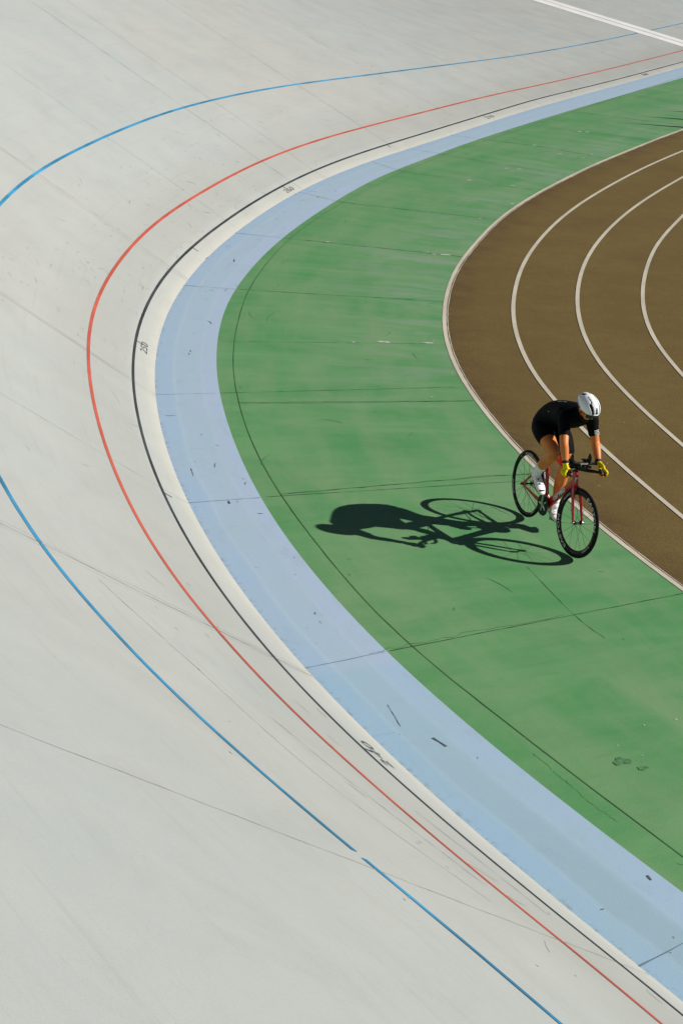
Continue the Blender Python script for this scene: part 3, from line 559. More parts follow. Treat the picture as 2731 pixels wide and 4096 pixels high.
M['decalr'] = plain('red_decal', (.30, .03, .02), .45)
M['decaly'] = plain('yellow_decal', (.55, .45, .08), .45)
M['dial'] = plain('grey_dial', (.14, .15, .16), .5)
M['skin'] = None
q = NM('sunlit_skin', .48, .4); co = q.coord('Object'); f_ = q.noise(co, 9, 4)
q.color(q.mix(q.ramp(f_, .35, .65), (.60, .17, .036), (.72, .235, .050)))
q.b.inputs['Subsurface Weight'].default_value = .03; q.b.inputs['Subsurface Radius'].default_value = (.02, .008, .004); q.bump(q.noise(co, 260, 2), .0006, .4); M['skin'] = q.m
q = NM('black_lycra', .72, .25); co = q.coord('Object'); q.color((.0025, .003, .004)); q.bump(q.math('ADD', q.noise(co, 9, 3, .5, .6), q.math('MULTIPLY', q.noise(co, 400, 1), .05)), .006, .5); q.b.inputs['Specular IOR Level'].default_value = .08; M['lycra'] = q.m
q = NM('yellow_glove_fabric', .65, .3); co = q.coord('Object'); q.color(q.mix(q.ramp(q.noise(co, 30, 3), .35, .65), (.74, .55, .003), (.86, .68, .006))); q.bump(q.noise(co, 120, 2), .001, .5); M['glove'] = q.m
M['padblk'] = plain('black_padding', (.008, .008, .009), .7)
M['shoe'] = plain('white_shoe', (.90, .90, .92), .35, var=.03)
M['sock'] = plain('white_sock', (.90, .90, .92), .8, var=.04, sc=60, bump=.001)
M['helm'] = plain('white_helmet_shell', (.86, .88, .90), .28, 0, .6, .02)
M['lens'] = plain('dark_lens', (.004, .004, .005), .08, 0, .7)

bike = empty('bicycle', 'red time trial bicycle with deep black rims, ridden on the green apron', 'bicycle', LM)
AX0 = V3(.01, 0, .334); BBp = V3(.445, 0, .284); HT = V3(.862, 0, .785); HB = V3(.907, 0, .650); AX1r = V3(1.050, 0, .334)
sax = (HB - HT).normalized(); STM = Matrix.Rotation(R(-6.4), 3, sax)
def st(p): p = Vector(p); return HT + STM @ (p - HT)
def stl(vf): return [st(v) for v in vf[0]], vf[1]
def part(name, vf, mat, par, smooth=True): return mobj(name, vf[0], vf[1], mat, par, smooth)
# frame: aero tubes (a = half width, b = half depth)
fr_parts = [
    sweep([(.872, 0, .72, .014, .035), (.60, 0, .752, .015, .022), (.36, 0, .775, .014, .022), (.285, 0, .782, .013, .02)], 16, 5, e=2.3),
    sweep([(HT.x, 0, HT.z, .023, .026), (.885, 0, .72, .021, .034), (HB.x, 0, HB.z, .023, .028)], 16, 5, rnd=False),
    sweep([(.885, 0, .675, .018, .045), (.78, 0, .585, .019, .036), (.62, 0, .44, .021, .038), (.47, 0, .30, .026, .048), (.44, 0, .275, .026, .04)], 16, 5, e=2.4),
    sweep([(.275, 0, .80, .013, .028), (.315, 0, .66, .014, .030), (.355, 0, .54, .015, .024), (.375, 0, .45, .016, .026), (.40, 0, .37, .019, .038), (.45, 0, .29, .026, .05)], 16, 5, e=2.3),
    sweep([(.445, -.034, .284, .042, .042), (.445, .034, .284, .042, .042)], 18, 2, S=(1, 0, 0), rnd=False)]
for s in (-1, 1):
    fr_parts.append(sweep([(.43, s * .030, .285, .010, .024), (.33, s * .040, .290, .009, .022), (.16, s * .058, .318, .008, .014), (.012, s * .063, .334, .007, .012)], 12, 4))
    fr_parts.append(sweep([(.012, s * .063, .336, .007, .012), (.10, s * .055, .43, .007, .012), (.24, s * .030, .575, .008, .014), (.335, s * .010, .66, .009, .018)], 12, 4))
    fr_parts.append(sweep([(-.012, s * .063, .334, .006, .016), (.035, s * .063, .334, .006, .016)], 10, 2))
frame = part('frame', join(*fr_parts), M['frame_red'], bike)
sb = sweep([(.265, 0, .80, .010, .026), (.235, 0, .905, .010, .022)], 12, 3, e=2.3); part('seat_post', sb, M['carbon'], bike)
saddle = [(.06, 0, .938, .045, .012), (.10, 0, .945, .068, .018), (.17, 0, .937, .062, .020), (.25, 0, .932, .032, .018), (.33, 0, .930, .020, .016), (.355, 0, .926, .012, .01)]
part('saddle', sweep(saddle, 16, 5), M['carbon'], bike)
# fork
fk = [sweep([(.900, 0, .665, .024, .026), (.915, 0, .640, .030, .030), (.925, 0, .625, .030, .026)], 16, 4)]
for s in (-1, 1):
    fk.append(sweep([(.922, s * .026, .635, .011, .026), (.948, s * .040, .585, .009, .024), (.99, s * .047, .48, .008, .021), (1.03, s * .050, .38, .007, .015), (1.048, s * .051, .342, .006, .012)], 12, 4, e=2.2))
fork = part('fork', stl(join(*fk)), M['frame_red'], bike)
for s in (-1, 1): part('fork_dropout', stl(box((1.05, s * .051, .334), (.022, .008, .026))), M['steel'], fork)

def ring(c, R_, prof, n=96):
    """revolve profile [(radius, y)] (closed) about the Y axis through c"""
    V = []; F = []; m_ = len(prof)
    for i in range(n):
        a = 2 * math.pi * i / n
        for r_, y in prof: V.append(c + V3(r_ * math.cos(a), y, r_ * math.sin(a)))
    for i in range(n):
        j = (i + 1) % n
        for k in range(m_):
            l = (k + 1) % m_; F.append((i * m_ + k, i * m_ + l, j * m_ + l, j * m_ + k))
    return V, F
def rod(a, b, r_, n=6): return sweep([(*a, r_, r_), (*b, r_, r_)], n, 1, S=(0.3, 1, .2), rnd=False)
def arc_text(txt, c, rad, ang, h, sgn, y, tf, squash=1.0, bold=.02, shear=0):
    """letters on the side wall (sgn = side along Y) reading along the rim"""
    V, F = text_mesh(txt, shear, bold, 1.05)
    out = []
    for v in V:
        a = ang + (v.x * h * squash / rad) * (-1 if sgn < 0 else 1) * -1 if False else ang - sgn * -1 * 0
        th = ang + sgn * (-v.x * h * squash / rad) * -1 * -1
        r_ = rad + v.y * h
        out.append(tf(c + V3(r_ * math.cos(th), y, r_ * math.sin(th))))
    return out, F
def make_wheel(name, c, inner, tf, nsp, label=None):
    w = empty(name, '', ''); del w['label']; del w['category']; w.parent = bike; 
    t_ = ring(c, .334, [(.3215 + .0115 * math.cos(R(a)), -.0125 * -1 * math.sin(R(a))) for a in range(0, 360, 24)]); part('tyre', ([tf(v) for v in t_[0]], t_[1]), M['tyre'], w)
    pr = [(inner, .003), (inner + .012, .0085), (inner + (.312 - inner) * .6, .0135), (.306, .0125), (.3135, .011), (.3135, -.011), (.306, -.0125), (inner + (.312 - inner) * .6, -.0135), (inner + .012, -.0085), (inner, -.003)]
    t_ = ring(c, .3, pr); part('rim', ([tf(v) for v in t_[0]], t_[1]), M['rimblk'], w)
    fl = .033
    hb = join(rod(c + V3(0, -.05, 0), c + V3(0, .05, 0), .0085, 12), rod(c + V3(0, -fl - .003, 0), c + V3(0, -fl + .001, 0), .02, 16), rod(c + V3(0, fl - .001, 0), c + V3(0, fl + .003, 0), .02, 16))
    part('hub', ([tf(v) for v in hb[0]], hb[1]), M['carbon'], w)
    for i in range(nsp):
        s = -1 if i % 2 else 1; a = 2 * math.pi * i / nsp; ah = a + (math.pi * .42 if (i // 2) % 2 else -math.pi * .42)
        p0 = c + V3(.018 * math.cos(ah), s * fl, .018 * math.sin(ah)); p1 = c + V3((inner + .004) * math.cos(a), 0, (inner + .004) * math.sin(a))
        v_, f_ = rod(p0, p1, .00125, 5); part('spoke', ([tf(v) for v in v_], f_), M['spoke'], w, False)
    return w
idt = lambda v: v
wf = make_wheel('front_wheel', AX1r, .262, st, 18); wr = make_wheel('rear_wheel', AX0, .283, idt, 20)
# skewers
part('quick_release_nut', stl(rod(V3(1.05, -.068, .334), V3(1.05, -.052, .334), .009, 10)), M['steel'], wf)
part('quick_release', stl(join(rod(V3(1.05, .052, .334), V3(1.05, .072, .334), .010, 10), sweep([(1.05, .068, .334, .004, .006), (1.045, .076, .352, .004, .007), (1.035, .074, .375, .003, .006)], 8, 3))), M['steel'], wf)
for a_, b_ in ((-.085, -.066), (.066, .085)): part('axle_nut', rod(V3(.01, a_, .334), V3(.01, b_, .334), .009, 8), M['carbon'], wr)
def lettering(txt, c, rad, ang, h, y, tf, mat, par, sq=1.25, bold=.02, upout=True):
    V, F = text_mesh(txt, 0, bold, 1.05); out = []
    for v in V:
        # seen from the rider's right (-Y): clockwise on screen is decreasing angle when +X points right
        k = 1 if upout else -1
        th = ang - k * v.x * h * sq / rad; r_ = rad + k * v.y * h
        if y > 0: th = ang + k * v.x * h * sq / rad
        out.append(tf(c + V3(r_ * math.cos(th), y, r_ * math.sin(th))))
    return mobj('lettering', out, F, mat, par, False)
lettering('EASTON', AX1r, .288, R(38), .044, -.0145, st, M['decal'], wf, 2.0)
lettering('EASTON', AX1r, .288, R(218), .044, -.0145, st, M['decal'], wf, 2.0)
lettering('90 AERO', AX1r, .288, R(140), .022, -.0145, st, M['decal'], wf, 1.4)
lettering('EC', AX1r, .288, R(158), .026, -.0145, st, M['decalr'], wf, 1.4)
lettering('90 AERO', AX1r, .288, R(-40), .022, -.0145, st, M['decal'], wf, 1.4)
lettering('EC', AX1r, .288, R(-20), .026, -.0145, st, M['decalr'], wf, 1.4)
lettering('E', AX1r, .288, R(-82), .026, -.0145, st, M['decalr'], wf, 1.4)
for a in (100, 205, 318): lettering('ELLIPSE', AX0, .298, R(a), .026, -.0145, idt, M['decal'], wr, 1.7)
for a in (132, 236, 345): lettering('o', AX0, .298, R(a), .026, -.0145, idt, M['decaly'], wr, 1.2)
# handlebar, stem, aero bar
hbp = []
stem = join(rod(HT + V3(0, 0, -.01), HT + V3(-.012, 0, .045), .019, 14), sweep([(.850, 0, .812, .022, .018), (.885, 0, .815, .024, .018)], 12, 3), box((.868, 0, .842), (.05, .05, .05)))
stm = part('stem', stem, M['carbon'], bike)
base = [sweep([(1.08, -.182, .824, .013, .013), (1.03, -.186, .818, .013, .013), (.965, -.170, .808, .013, .014), (.925, -.10, .808, .018, .010), (.895, -.03, .813, .018, .012), (.885, 0, .815, .018, .014), (.895, .03, .813, .018, .012), (.925, .10, .808, .018, .010), (.965, .170, .808, .013, .014), (1.03, .186, .818, .013, .013), (1.08, .182, .824, .013, .013)], 14, 5, S=(0, 0, 1))]
hbar = part('handlebar', join(*base), M['carbon'], bike)
for s in (-1, 1): part('bar_end', sweep([(1.065, s * .182, .824, .015, .015), (1.088, s * .182, .826, .017, .017)], 14, 3), M['padblk'], hbar)
ab = [sweep([(.915, -.15, .880, .013, .012), (.925, 0, .880, .014, .012), (.925, .13, .880, .014, .012), (.93, .185, .882, .020, .018)], 12, 4, S=(0, 0, 1))]
for s in (-1, 1):
    ab.append(sweep([(.86, s * .055, .855, .011, .011), (.96, s * .055, .868, .011, .011), (1.03, s * .045, .878, .011, .011), (1.06, s * .03, .90, .010, .010)], 12, 4))
    ab.append(rod(V3(.885, s * .055, .81), V3(.885, s * .055, .885), .013, 10))
    # arm rest cups
    ab.append(sweep([(.90, s * .085 , .825, .006, .022), (.905, s * .09, .88, .006, .030), (.915, s * .095, .93, .006, .034), (.915, s * .092, .965, .006, .022)], 10, 4, S=(0, 1, 0)))
    ab.append(sweep([(.845, s * .075, .895, .036, .006), (.93, s * .08, .895, .036, .006)], 12, 3))
aero = part('aero_bar', join(*ab), M['carbon'], bike)
def flat_text(txt, org, ux, uy, h, mat, par, bold=.0, tf=idt, shear=0):
    V, F = text_mesh(txt, shear, bold, 1.0); ux = Vector(ux).normalized(); uy = Vector(uy).normalized(); org = Vector(org)
    return mobj('lettering', [tf(org + ux * v.x * h + uy * v.y * h) for v in V], F, mat, par, False)
flat_text('samcoach', (.943, .03, .884), (0, 1, 0), (-.3, 0, 1), .020, M['decal'], aero, .01)
dt0, dt1 = V3(.78, 0, .585), V3(.53, 0, .355); ddir = (dt0 - dt1).normalized(); dup_ = V3(-ddir.z, 0, ddir.x)
flat_text('cerv\u00e9lo', (.665, -.0225, .482), ddir, dup_, .083, M['decal'], frame, .03, idt, .25)
flat_text('cerv\u00e9lo', (1.006, -.0585, .455), V3(.32, 0, -1), V3(1, 0, .32), .022, M['decaly'], fork, .0, st)
hbdg = mobj('head_badge', [V3(.915 + dx * .9, dy, .715 + dz + dx * -.0) for dx, dy, dz in ((0, -.022, -.024), (.006, .0, -.024), (.004, .0, .024), (-.002, -.022, .024))], [(0, 1, 2, 3)], M['decal'], frame, False)
# drive side
CR = BBp + V3(0, -.047, 0)
def gear(c, r0, r1, nt_, th):
    V = []; F = []; n = nt_ * 2
    for y in (-th / 2, th / 2):
        for rr in (0, 1):
            for i in range(n):
                a = 2 * math.pi * i / n; r_ = r0 if rr == 0 else (r1 if i % 2 else r1 - .005); V.append(c + V3(r_ * math.cos(a), y, r_ * math.sin(a)))
    for i in range(n):
        j = (i + 1) % n; F += [(i, j, n + j, n + i), (2 * n + i, 3 * n + i, 3 * n + j, 2 * n + j), (n + i, n + j, 3 * n + j, 3 * n + i), (i, 2 * n + i, 2 * n + j, j)]
    return V, F
crank = empty('crankset', '', ''); del crank['label']; del crank['category']; crank.parent = bike
part('chainring', gear(CR, .026, .110, 54, .004), M['carbon'], crank, False)
sp = []
for k in range(5):
    a = R(90 + 72 * k + 20); sp.append(sweep([(CR.x, CR.y - .004, CR.z, .006, .014), (CR.x + .068 * math.cos(a), CR.y - .003, CR.z + .068 * math.sin(a), .004, .009)], 8, 2))
part('spider', join(*sp), M['steel'], crank)
PR = V3(.474, -.105, .450); PL = V3(.418, .105, .118)
part('crank_arm', sweep([(CR.x, -.062, CR.z, .007, .016), (CR.x + .015, -.068, CR.z + .08, .007, .012), (PR.x, -.074, PR.z, .007, .011)], 12, 4), M['steel'], crank)
part('crank_arm', sweep([(BBp.x, .055, BBp.z, .007, .016), (BBp.x - .014, .062, BBp.z - .08, .007, .012), (PL.x, .070, PL.z, .007, .011)], 12, 4), M['steel'], crank)
for P_, s in ((PR, -1), (PL, 1)):
    o_ = part('pedal', join(box((P_.x, P_.y + s * .012, P_.z), (.075, .052, .014)), rod(V3(P_.x, s * .07, P_.z), V3(P_.x, s * .125, P_.z), .006, 8)), M['carbon'], bike, False); bevel(o_)
COG = AX0 + V3(0, -.046, 0); 
ch = []
def chain_run(a, b, n):
    out = []
    for i in range(n):
        p = a.lerp(b, (i + .5) / n); d = (b - a).normalized(); L = (b - a).length / n
        q_ = p - d * L * .46; r_ = p + d * L * .46; out.append(sweep([(*q_, .0035, .0032), (*r_, .0035, .0032)], 6, 1, rnd=False))
    return out
ch += chain_run(CR + V3(-.02, 0, .108), COG + V3(-.004, 0, .030), 30) + chain_run(CR + V3(-.02, 0, -.108), COG + V3(-.004, 0, -.030), 30)
for r_ in (ch[:30], ch[30:]): part('chain', join(*r_), M['carbon'], bike, False)
part('sprocket', gear(COG, .008, .032, 15, .004), M['steel'], wr, False)

# ================================================================== rider
def arm(pts): return sweep(pts, 16, 5, S=(0, 1, 0))
GR = V3(1.02, -.184, .820); GL = V3(1.02, .182, .820)
SHR = (.752, -.150, 1.268); ELR = (.918, -.208, 1.080); WRR = (.992, -.198, .905)
SHL = (.712, .150, 1.262); ELL_ = (.775, .205, 1.045); WRL = (.925, .190, .885)
def mid(a, b, f): return tuple(a[i] * (1 - f) + b[i] * f for i in range(3))
armR = arm([(*SHR, .058, .060), (*mid(SHR, ELR, .45), .048, .050), (*ELR, .041, .042), (*mid(ELR, WRR, .35), .041, .042), (*mid(ELR, WRR, .75), .032, .032), (*WRR, .027, .024)])
armL = arm([(*SHL, .058, .060), (*mid(SHL, ELL_, .45), .048, .050), (*ELL_, .041, .042), (*mid(ELL_, WRL, .35), .041, .042), (*mid(ELL_, WRL, .75), .032, .032), (*WRL, .027, .024)])
def hand(W_, g, s, gr=0., fat=1.):
    """palm over the outer top of a bar that runs along X at g; s = -1 right, +1 left. returns palm, fingers, thumb"""
    W_ = Vector(W_); g = Vector(g)
    kn = g + V3(-.005, s * .016, .030)
    palm = sweep([(*W_, .026 * fat + gr, .020 * fat + gr), (*(W_.lerp(kn, .4)), .032 * fat + gr, .019 * fat + gr), (*(W_.lerp(kn, .8)), .041 * fat + gr, .016 * fat + gr), (*kn, .040 * fat + gr, .014 * fat + gr)], 14, 4, S=(1, 0, 0))
    fing = []
    for i, (dx, L) in enumerate(((.032, .95), (.011, 1.04), (-.011, 1.0), (-.031, .84))):
        r0 = .0105 * fat + gr
        k = g + V3(dx - .004, s * .024, .024); a = g + V3(dx, s * .038, .004); b = g + V3(dx + .002, s * (.030 - .006 * (1 - L)), -.020 * L); c = g + V3(dx + .003, s * .010, -.032 * L); d = g + V3(dx + .003, -s * .008, -.030 * L)
        fing.append([(*k, r0, r0), (*a, r0, r0), (*b, r0 * .93, r0 * .93), (*c, r0 * .86, r0 * .86), (*d, r0 * .78, r0 * .78)])
    t0 = g + V3(-.022, -s * .012, .034); t1 = g + V3(.012, -s * .026, .022); t2 = g + V3(.040, -s * .026, .008); t3 = g + V3(.060, -s * .018, .0)
    th = [(*t0, .014 * fat + gr, .014 * fat + gr), (*t1, .0125 * fat + gr, .0125 * fat + gr), (*t2, .011 * fat + gr, .011 * fat + gr), (*t3, .009 * fat + gr, .009 * fat + gr)]
    return palm, fing, th
GRh = GR + V3(.0, -.002, .008); GLh = GL + V3(.0, .002, .008)
pR, fR, tR = hand(WRR, GRh, -1); pL, fL, tL = hand(WRL, GLh, 1)
HR = (.235, -.088, 1.00); KR = (.578, -.112, .880); AR = (.350, -.112, .600)
HL = (.235, .088, .99); KL = (.480, .105, .680); AL = (.392, .11, .245)
legR = sweep([(*HR, .084, .088), (.36, -.104, .965, .088, .088), (.47, -.110, .925, .076, .076), (.555, -.112, .892, .064, .066), (.592, -.112, .862, .057, .060), (.545, -.112, .800, .056, .058), (.475, -.112, .735, .058, .060), (.415, -.112, .672, .048, .050), (*AR, .036, .040)], 20, 5)
legL = sweep([(*HL, .084, .088), (.35, .095, .935, .084, .090), (.43, .102, .855, .074, .080), (.475, .104, .77, .064, .068), (.485, .105, .700, .058, .062), (.475, .106, .640, .054, .056), (.445, .107, .545, .056, .062), (.42, .108, .45, .050, .052), (.405, .11, .34, .036, .038), (*AL, .032, .036)], 20, 5)
footR = sweep([(.285, -.112, .555, .03, .03), (.35, -.112, .545, .034, .034), (.43, -.112, .475, .040, .024), (.485, -.112, .43, .034, .018)], 14, 4)
footL = sweep([(.35, .11, .195, .03, .03), (.40, .11, .20, .034, .034), (.45, .11, .165, .038, .024), (.50, .11, .145, .03, .016)], 14, 4)
torso = [(.145, 0, .965, .105, .070), (.175, 0, 1.01, .145, .105), (.222, 0, 1.08, .142, .120), (.305, 0, 1.155, .130, .120), (.42, 0, 1.208, .135, .112), (.56, 0, 1.238, .155, .118), (.66, 0, 1.268, .165, .108), (.735, 0, 1.30, .125, .080), (.79, 0, 1.335, .062, .062)]
neck = [(.74, 0, 1.315, .066, .06), (.80, 0, 1.345, .056, .056), (.85, 0, 1.375, .052, .056), (.88, 0, 1.40, .052, .058)]
# head: c centre, u up axis, f face axis
hc = V3(.885, 0, 1.415); hu = V3(.58, .0, .815).normalized(); hf = V3(.815, 0, -.58).normalized(); hs = V3(0, 1, 0)
turn = Matrix.Rotation(R(11), 3, hu); hf = turn @ hf; hs = turn @ hs
def H(x, y, z): return hc + hs * x + hf * y + hu * z
def head_mesh(n=28, m_=22):
    V = []; F = []
    for j in range(m_ + 1):
        ph = math.pi * j / m_; z = math.cos(ph); r_ = math.sin(ph)
        for i in range(n):
            a = 2 * math.pi * i / n; x = r_ * math.cos(a); y = r_ * math.sin(a)
            X_, Y_, Z_ = x * .074, y * .094, z * .105
            if Z_ < 0:  # jaw
                k = -z; X_ *= 1 - .32 * k; Y_ = Y_ * (1 - .25 * k) + .028 * k * (1 if y > 0 else .2); Z_ *= 1.12
            if y > .2 and Z_ < -.0: # nose
                g_ = math.exp(-((X_ / .011) ** 2) - ((Z_ + .032) / .020) ** 2); Y_ += .024 * g_
                g2 = math.exp(-((X_ / .020) ** 2) - ((Z_ + .068) / .008) ** 2); Y_ += .006 * g2
                g3 = math.exp(-((X_ / .020) ** 2) - ((Z_ + .098) / .014) ** 2); Y_ += .006 * g3
            if y > .2:
                for sx in (-1, 1):
                    g4 = math.exp(-(((X_ - sx * .031) / .013) ** 2) - ((Z_ + .006) / .010) ** 2); Y_ -= .009 * g4
            V.append(H(X_, Y_, Z_))
    for j in range(m_):
        for i in range(n): F.append((j * n + i, j * n + (i + 1) % n, (j + 1) * n + (i + 1) % n, (j + 1) * n + i))
    return V, F
ears = [sweep([(*H(s * .072, -.012, .006), .007, .014), (*H(s * .079, -.016, -.012), .007, .018), (*H(s * .073, -.008, -.036), .006, .009)], 10, 3, S=tuple(hs)) for s in (-1, 1)]
body = mobj('person', *join(sweep(torso, 24, 5), sweep(neck, 18, 4), head_mesh(), *ears, armR, armL, legR, legL, footR, footL, pR, pL, *[sweep(f, 10, 4, S=(1, 0, 0)) for f in fR + fL], sweep(tR, 10, 4), sweep(tL, 10, 4)), M['skin'])
body.matrix_world = LM
body['label'] = 'cyclist in black jersey and shorts, white helmet and yellow gloves, riding the red bicycle'; body['category'] = 'person'
remesh(body, .0045, 2, .4)
P_ = body
# jersey: trunk + sleeves ; shorts: hips + thighs
def infl(pts, d): return [(p[0], p[1], p[2], p[3] + d, p[4] + d) for p in pts]
jer = [sweep(infl(torso[1:-1], .010) + [(.785, 0, 1.335, .068, .070), (.825, 0, 1.362, .063, .066)], 26, 5, rnd='start')]
for s_, S_h, E_l in ((-1, SHR, ELR), (1, SHL, ELL_)):
    hem = mid(S_h, E_l, .74)
    jer.append(sweep([(S_h[0] - .05, S_h[1] * .55, S_h[2] - .005, .07, .085), (*S_h, .066, .070), (*mid(S_h, E_l, .4), .056, .058), (*hem, .051, .052)], 20, 5, rnd=False))
jersey = part('jersey', join(*jer), M['lycra'], P_); remesh(jersey, .0045, 5, .5)
sh = [sweep(infl(torso[:4], .009), 26, 5)]
sh.append(sweep([(*HR, .096, .100), (.34, -.103, .972, .098, .098), (.415, -.107, .945, .088, .088), (.445, -.109, .934, .083, .083)], 22, 5, rnd='start'))
sh.append(sweep([(*HL, .096, .100), (.35, .095, .935, .093, .100), (.43, .102, .855, .083, .089), (.462, .104, .80, .076, .080)], 22, 5, rnd='start'))
shorts = part('shorts', join(*sh), M['lycra'], P_); remesh(shorts, .0045, 5, .5)
# small white prints on the jersey
def decal_on(pts, par, mat, name, idx=None):
    return mobj(name, pts, [(0, 1, 2, 3)], mat, par, False)
up_ = (Vector(ELL_) - Vector(SHL)).normalized(); c_ = Vector(mid(SHL, ELL_, .52)); 
for k in range(4):
    c0 = c_ + up_ * .013 * k; V = []; n_ = 5
    for i in range(n_ + 1):
        a = R(-25 + 50 * i / n_)  # around the arm: facing forward-left
        dirv = (V3(math.cos(a), math.sin(a) + .15, 0)); dirv = (dirv - up_ * dirv.dot(up_)).normalized()
        for h_ in (.0, .006): V.append(c0 + dirv * .0605 + up_ * h_)
    F = [(2 * i, 2 * i + 1, 2 * i + 3, 2 * i + 2) for i in range(n_)]
    mobj('sleeve_stripe', V, F, M['decal'], jersey, False)
def tpoint(x, ang, off=.0):
    """point on the trunk surface at x, ang degrees round from the right side (-Y) upward"""
    for a, b in zip(torso[:-1], torso[1:]):
        if a[0] <= x <= b[0]:
            f = (x - a[0]) / (b[0] - a[0]); q_ = [a[i] * (1 - f) + b[i] * f for i in range(5)]; t = (Vector(b[:3]) - Vector(a[:3])).normalized(); break
    u = t.cross(V3(0, 1, 0)); u = u if u.z > 0 else -u
    return Vector(q_[:3]) + V3(0, -1, 0) * (q_[3] + .012 + off) * math.cos(R(ang)) + u * (q_[4] + .012 + off) * math.sin(R(ang))
def print_on(x0, a0, dx, da, mt=None):
    mobj('jersey_print', [tpoint(x0, a0), tpoint(x0 + dx, a0 + da * .3), tpoint(x0 + dx, a0 + da), tpoint(x0 + dx * .2, a0 + da * .7)], [(0, 1, 2, 3)], M['decal'], jersey, False)
for x0, a0, dx, da in ((.46, 62, .020, 9), (.50, 64, .012, 5), (.53, 66, .010, 4), (.565, 68, .018, 8), (.42, 5, .018, 4), (.655, -28, .018, 7), (.675, -42, .022, 9), (.69, -62, .018, 9), (.695, -78, .016, 8)): print_on(x0, a0, dx, da)
# helmet
def helm(th, ph, k=1.0):
    """th round (0 = right ear side -> 90 front), ph from the top"""
    x = math.sin(ph) * math.cos(th) * .098 * k; y = math.sin(ph) * math.sin(th); z = math.cos(ph)
    y = y * (.138 if y > 0 else .150) * k; z = z * .112 * k
    if y < 0: z *= 1 + .10 * y / .15
    return H(x, y - .004, z + .012)
def vent(th, ph):
    x = math.sin(ph) * math.cos(th); y = math.sin(ph) * math.sin(th); ax = abs(x)
    if ax < .17 and .60 < y < .93 and ax < .05 + (y - .56) * .36: return True
    if .27 < ax < .60 and .22 < y < .88 and ax < .66 - (y - .2) * .30 and ax > .27 + (.88 - y) * .16: return True
    if .28 < ax < .40 and -.35 < y < .26: return True
    if .16 < ax < .50 and -.92 < y < -.55: return True
    return False
V = []; F = []; n_, m_ = 120, 56
for j in range(m_ + 1):
    for i in range(n_):
        th = 2 * math.pi * i / n_; s_ = math.sin(th)
        pmax = R(88) + R(12) * max(0, -s_) - R(15) * max(0, s_) ** 1.5 
        V.append(helm(th, .001 + pmax * j / m_))
for j in range(m_):
    for i in range(n_):
        th = 2 * math.pi * (i + .5) / n_; s_ = math.sin(th); pmax = R(88) + R(12) * max(0, -s_) - R(15) * max(0, s_) ** 1.5
        if vent(th, pmax * (j + .5) / m_): continue
        F.append((j * n_ + i, j * n_ + (i + 1) % n_, (j + 1) * n_ + (i + 1) % n_, (j + 1) * n_ + i))
hel = mobj('helmet', V, F, M['helm'], P_)
sd_ = hel.modifiers.new('thickness', 'SOLIDIFY'); sd_.thickness = .012; sd_.offset = -1
V = []; F = []
for j in range(25):
    for i in range(40): V.append(helm(2 * math.pi * i / 40, .001 + (R(86) + R(12) * max(0, -math.sin(2 * math.pi * i / 40)) - R(15) * max(0, math.sin(2 * math.pi * i / 40))) * j / 24, .90))
for j in range(24):
    for i in range(40): F.append((j * 40 + i, j * 40 + (i + 1) % 40, (j + 1) * 40 + (i + 1) % 40, (j + 1) * 40 + i))
mobj('helmet_padding', V, F, M['padblk'], hel)
part('helmet_strap', join(*[join(sweep([(*H(s * .086, .02, -.01), .002, .007), (*H(s * .074, .012, -.055), .002, .007), (*H(s * .045, .03, -.115), .002, .007), (*H(0, .035, -.13), .002, .007)], 8, 4), sweep([(*H(s * .086, -.05, -.01), .002, .006), (*H(s * .077, .0, -.055), .002, .006)], 8, 3)) for s in (-1, 1)]), M['padblk'], hel)
V, F = text_mesh('S-WORKS', .2, .03, 1.0)
def hp(v, a0, p0, h, k=1.012):
    th = a0 + v.x * h / .12; ph = p0 - v.y * h / .11
    return helm(th, ph, k)
mobj('lettering', [hp(v, R(205), R(88), .024) for v in V], F, M['padblk'], hel, False)
# sunglasses
V = []; F = []
for i in range(25):
    a = R(20 + 140 * i / 24); e_ = min(1, (min(i, 24 - i) + 1) / 5)
    x = .080 * math.cos(a); y = .060 + .046 * math.sin(a)
    for z_, o in ((.018, 0), (-.005, .004), (-.030 * e_, .0)): V.append(H(x, y + o, z_))
for i in range(24):
    for k in range(2): F.append((i * 3 + k, i * 3 + k + 1, (i + 1) * 3 + k + 1, (i + 1) * 3 + k))
gl = mobj('sunglasses', V, F, M['lens'], P_); sd_ = gl.modifiers.new('thickness', 'SOLIDIFY'); sd_.thickness = .003
for s in (-1, 1): part('temple', rod(H(s * .078, .065, .0), H(s * .080, -.03, .004), .003, 6), M['padblk'], gl)
part('hair', sweep([(*H(0, -.080, -.01), .05, .028), (*H(0, -.088, -.045), .035, .022), (*H(0, -.085, -.075), .015, .014)], 12, 4, S=tuple(hs)), plain('dark_brown_hair', (.02, .012, .008), .6), P_)
# gloves
def glove(W_, g, s, arm_dir):
    p, f, t = hand(W_, g, s, .0028, 1.02)
    cuff = Vector(W_); d = (cuff - Vector(arm_dir)).normalized()
    parts = [p] + [sweep([q_ for q_ in ff[:3]], 12, 4, S=(1, 0, 0)) for ff in f] + [sweep(t[:3], 12, 4)]
    parts.append(sweep([(*(cuff - d * .022), .031, .029), (*(cuff + d * .005), .030, .026)], 16, 3, rnd=False))
    o = part('glove', join(*parts), M['glove'], P_); remesh(o, .0032, 1, .3)
    part('glove_cuff', sweep([(*(cuff - d * .030), .034, .033), (*(cuff - d * .006), .0335, .0315)], 18, 3, rnd=False), M['padblk'], o)
    part('thumb_pad', sweep([(*Vector(t[1][:3]), .0172, .0172), (*Vector(t[2][:3]), .0165, .0165)], 12, 3), M['padblk'], o)
    return o
glove(WRR, GRh, -1, ELR); glove(WRL, GLh, 1, ELL_)
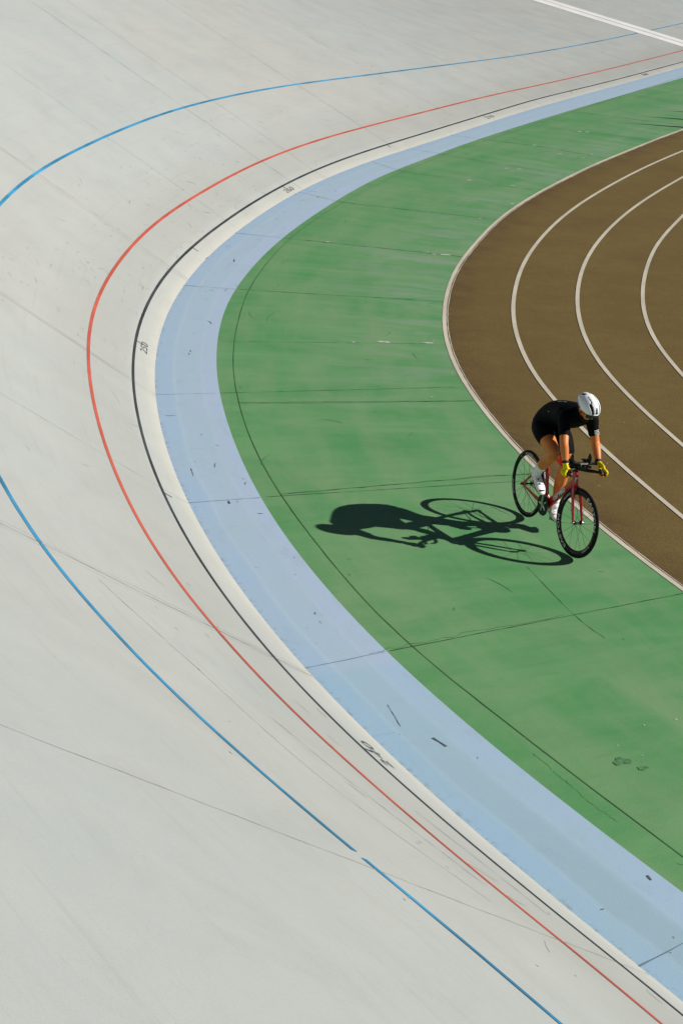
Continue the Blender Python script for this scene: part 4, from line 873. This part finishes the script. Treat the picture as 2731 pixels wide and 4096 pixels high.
# socks and shoes
part('sock', sweep([(.418, -.112, .676, .051, .053), (.380, -.112, .633, .044, .047), (.348, -.112, .595, .042, .044), (.345, -.112, .560, .042, .044)], 18, 4, rnd=False), M['sock'], P_)
part('sock', sweep([(.408, .11, .325, .038, .040), (.398, .11, .28, .036, .039), (.392, .11, .235, .038, .041)], 18, 4, rnd=False), M['sock'], P_)
def shoe(heel, ankle, inst, ball, toe, y, s):
    up = [sweep([(heel[0], y, heel[1], .030, .034), (ankle[0], y, ankle[1], .041, .045), (inst[0], y, inst[1], .046, .036), (ball[0], y, ball[1], .049, .028), (toe[0], y, toe[1], .034, .019)], 20, 5)]
    d = (V3(toe[0], y, toe[1]) - V3(heel[0], y, heel[1])).normalized(); n = V3(-d.z, 0, d.x)
    up.append(sweep([(*(V3(ankle[0], y, ankle[1]) - d * .012), .044, .046), (*(V3(ankle[0], y, ankle[1]) - d * .004 + n * .052), .043, .044)], 18, 3, S=(0, 1, 0)))
    o = part('shoe', join(*up), M['shoe'], P_); remesh(o, .004, 3, .5)
    for p, h_ in ((V3(inst[0], y, inst[1]) + n * .030, .0), (V3(ball[0], y, ball[1]).lerp(V3(inst[0], y, inst[1]), .35) + n * .028, 0)):
        part('shoe_dial', sweep([(*(p + V3(0, s * .016, 0)), .0095, .0095), (*(p + n * .010 + V3(0, s * .018, 0)), .0095, .0095)], 14, 2, rnd=False), M['dial'], o)
        part('shoe_strap', sweep([(*(p + V3(0, -.040, 0) - n * .016 + d * .004), .009, .0025), (*(p + V3(0, -.022, 0) + n * .0045), .009, .0025), (*(p + V3(0, .0, 0) + n * .0085), .009, .0025), (*(p + V3(0, .022, 0) + n * .0045), .009, .0025), (*(p + V3(0, .040, 0) - n * .016), .009, .0025)], 8, 4, S=tuple(d)), M['shoe'], o)
    so_ = [V3(heel[0], y, heel[1]) - n * .030, V3(inst[0], y, inst[1]) - n * .034, V3(ball[0], y, ball[1]) - n * .026, V3(toe[0], y, toe[1]) - n * .016]
    part('shoe_sole', sweep([(*so_[0], .028, .006), (*so_[1], .036, .005), (*so_[2], .044, .005), (*so_[3], .028, .005)], 14, 4), M['carbon'], o)
shoe((.285, .570), (.335, .545), (.400, .505), (.460, .462), (.505, .425), -.112, -1)
shoe((.345, .205), (.390, .205), (.430, .180), (.475, .155), (.520, .145), .110, 1)

# unseen posts added off to the right, shaped to throw the spiky shadows
post0 = None
for i, (tx, ty, h_) in enumerate(((7.03, 44.1, 1.9), (6.4, 42.94, 2.2), (5.83, 41.77, 2.5))):
    bx, by = tx + 1.55 * h_, ty - .05 * h_
    if post0 is None:
        post0 = empty('shadow_post', 'unseen grey tapering post added to throw a spiky shadow on the far apron', 'post'); post0.location = (bx, by, 0)
        post0['group'] = 'unseen posts added for the spiky shadows'
        mobj('pole', *sweep([(0, 0, .02, .11, .11), (0, 0, h_ - .9, .10, .10), (0, 0, h_ - .45, .055, .055), (0, 0, h_, .004, .004)], 12, 5, S=(1, 0, 0)), M['steel'], post0)
        mobj('base', *sweep([(0, 0, 0, .22, .22), (0, 0, .03, .19, .19)], 20, 2, S=(1, 0, 0), rnd=False), M['carbon'], post0)
    else:
        c_ = post0.copy(); col.objects.link(c_); c_.location = (bx, by, 0); c_.scale = (1, 1, h_ / 1.9)
        for ch_ in list(post0.children):
            d_ = ch_.copy(); col.objects.link(d_); d_.parent = c_
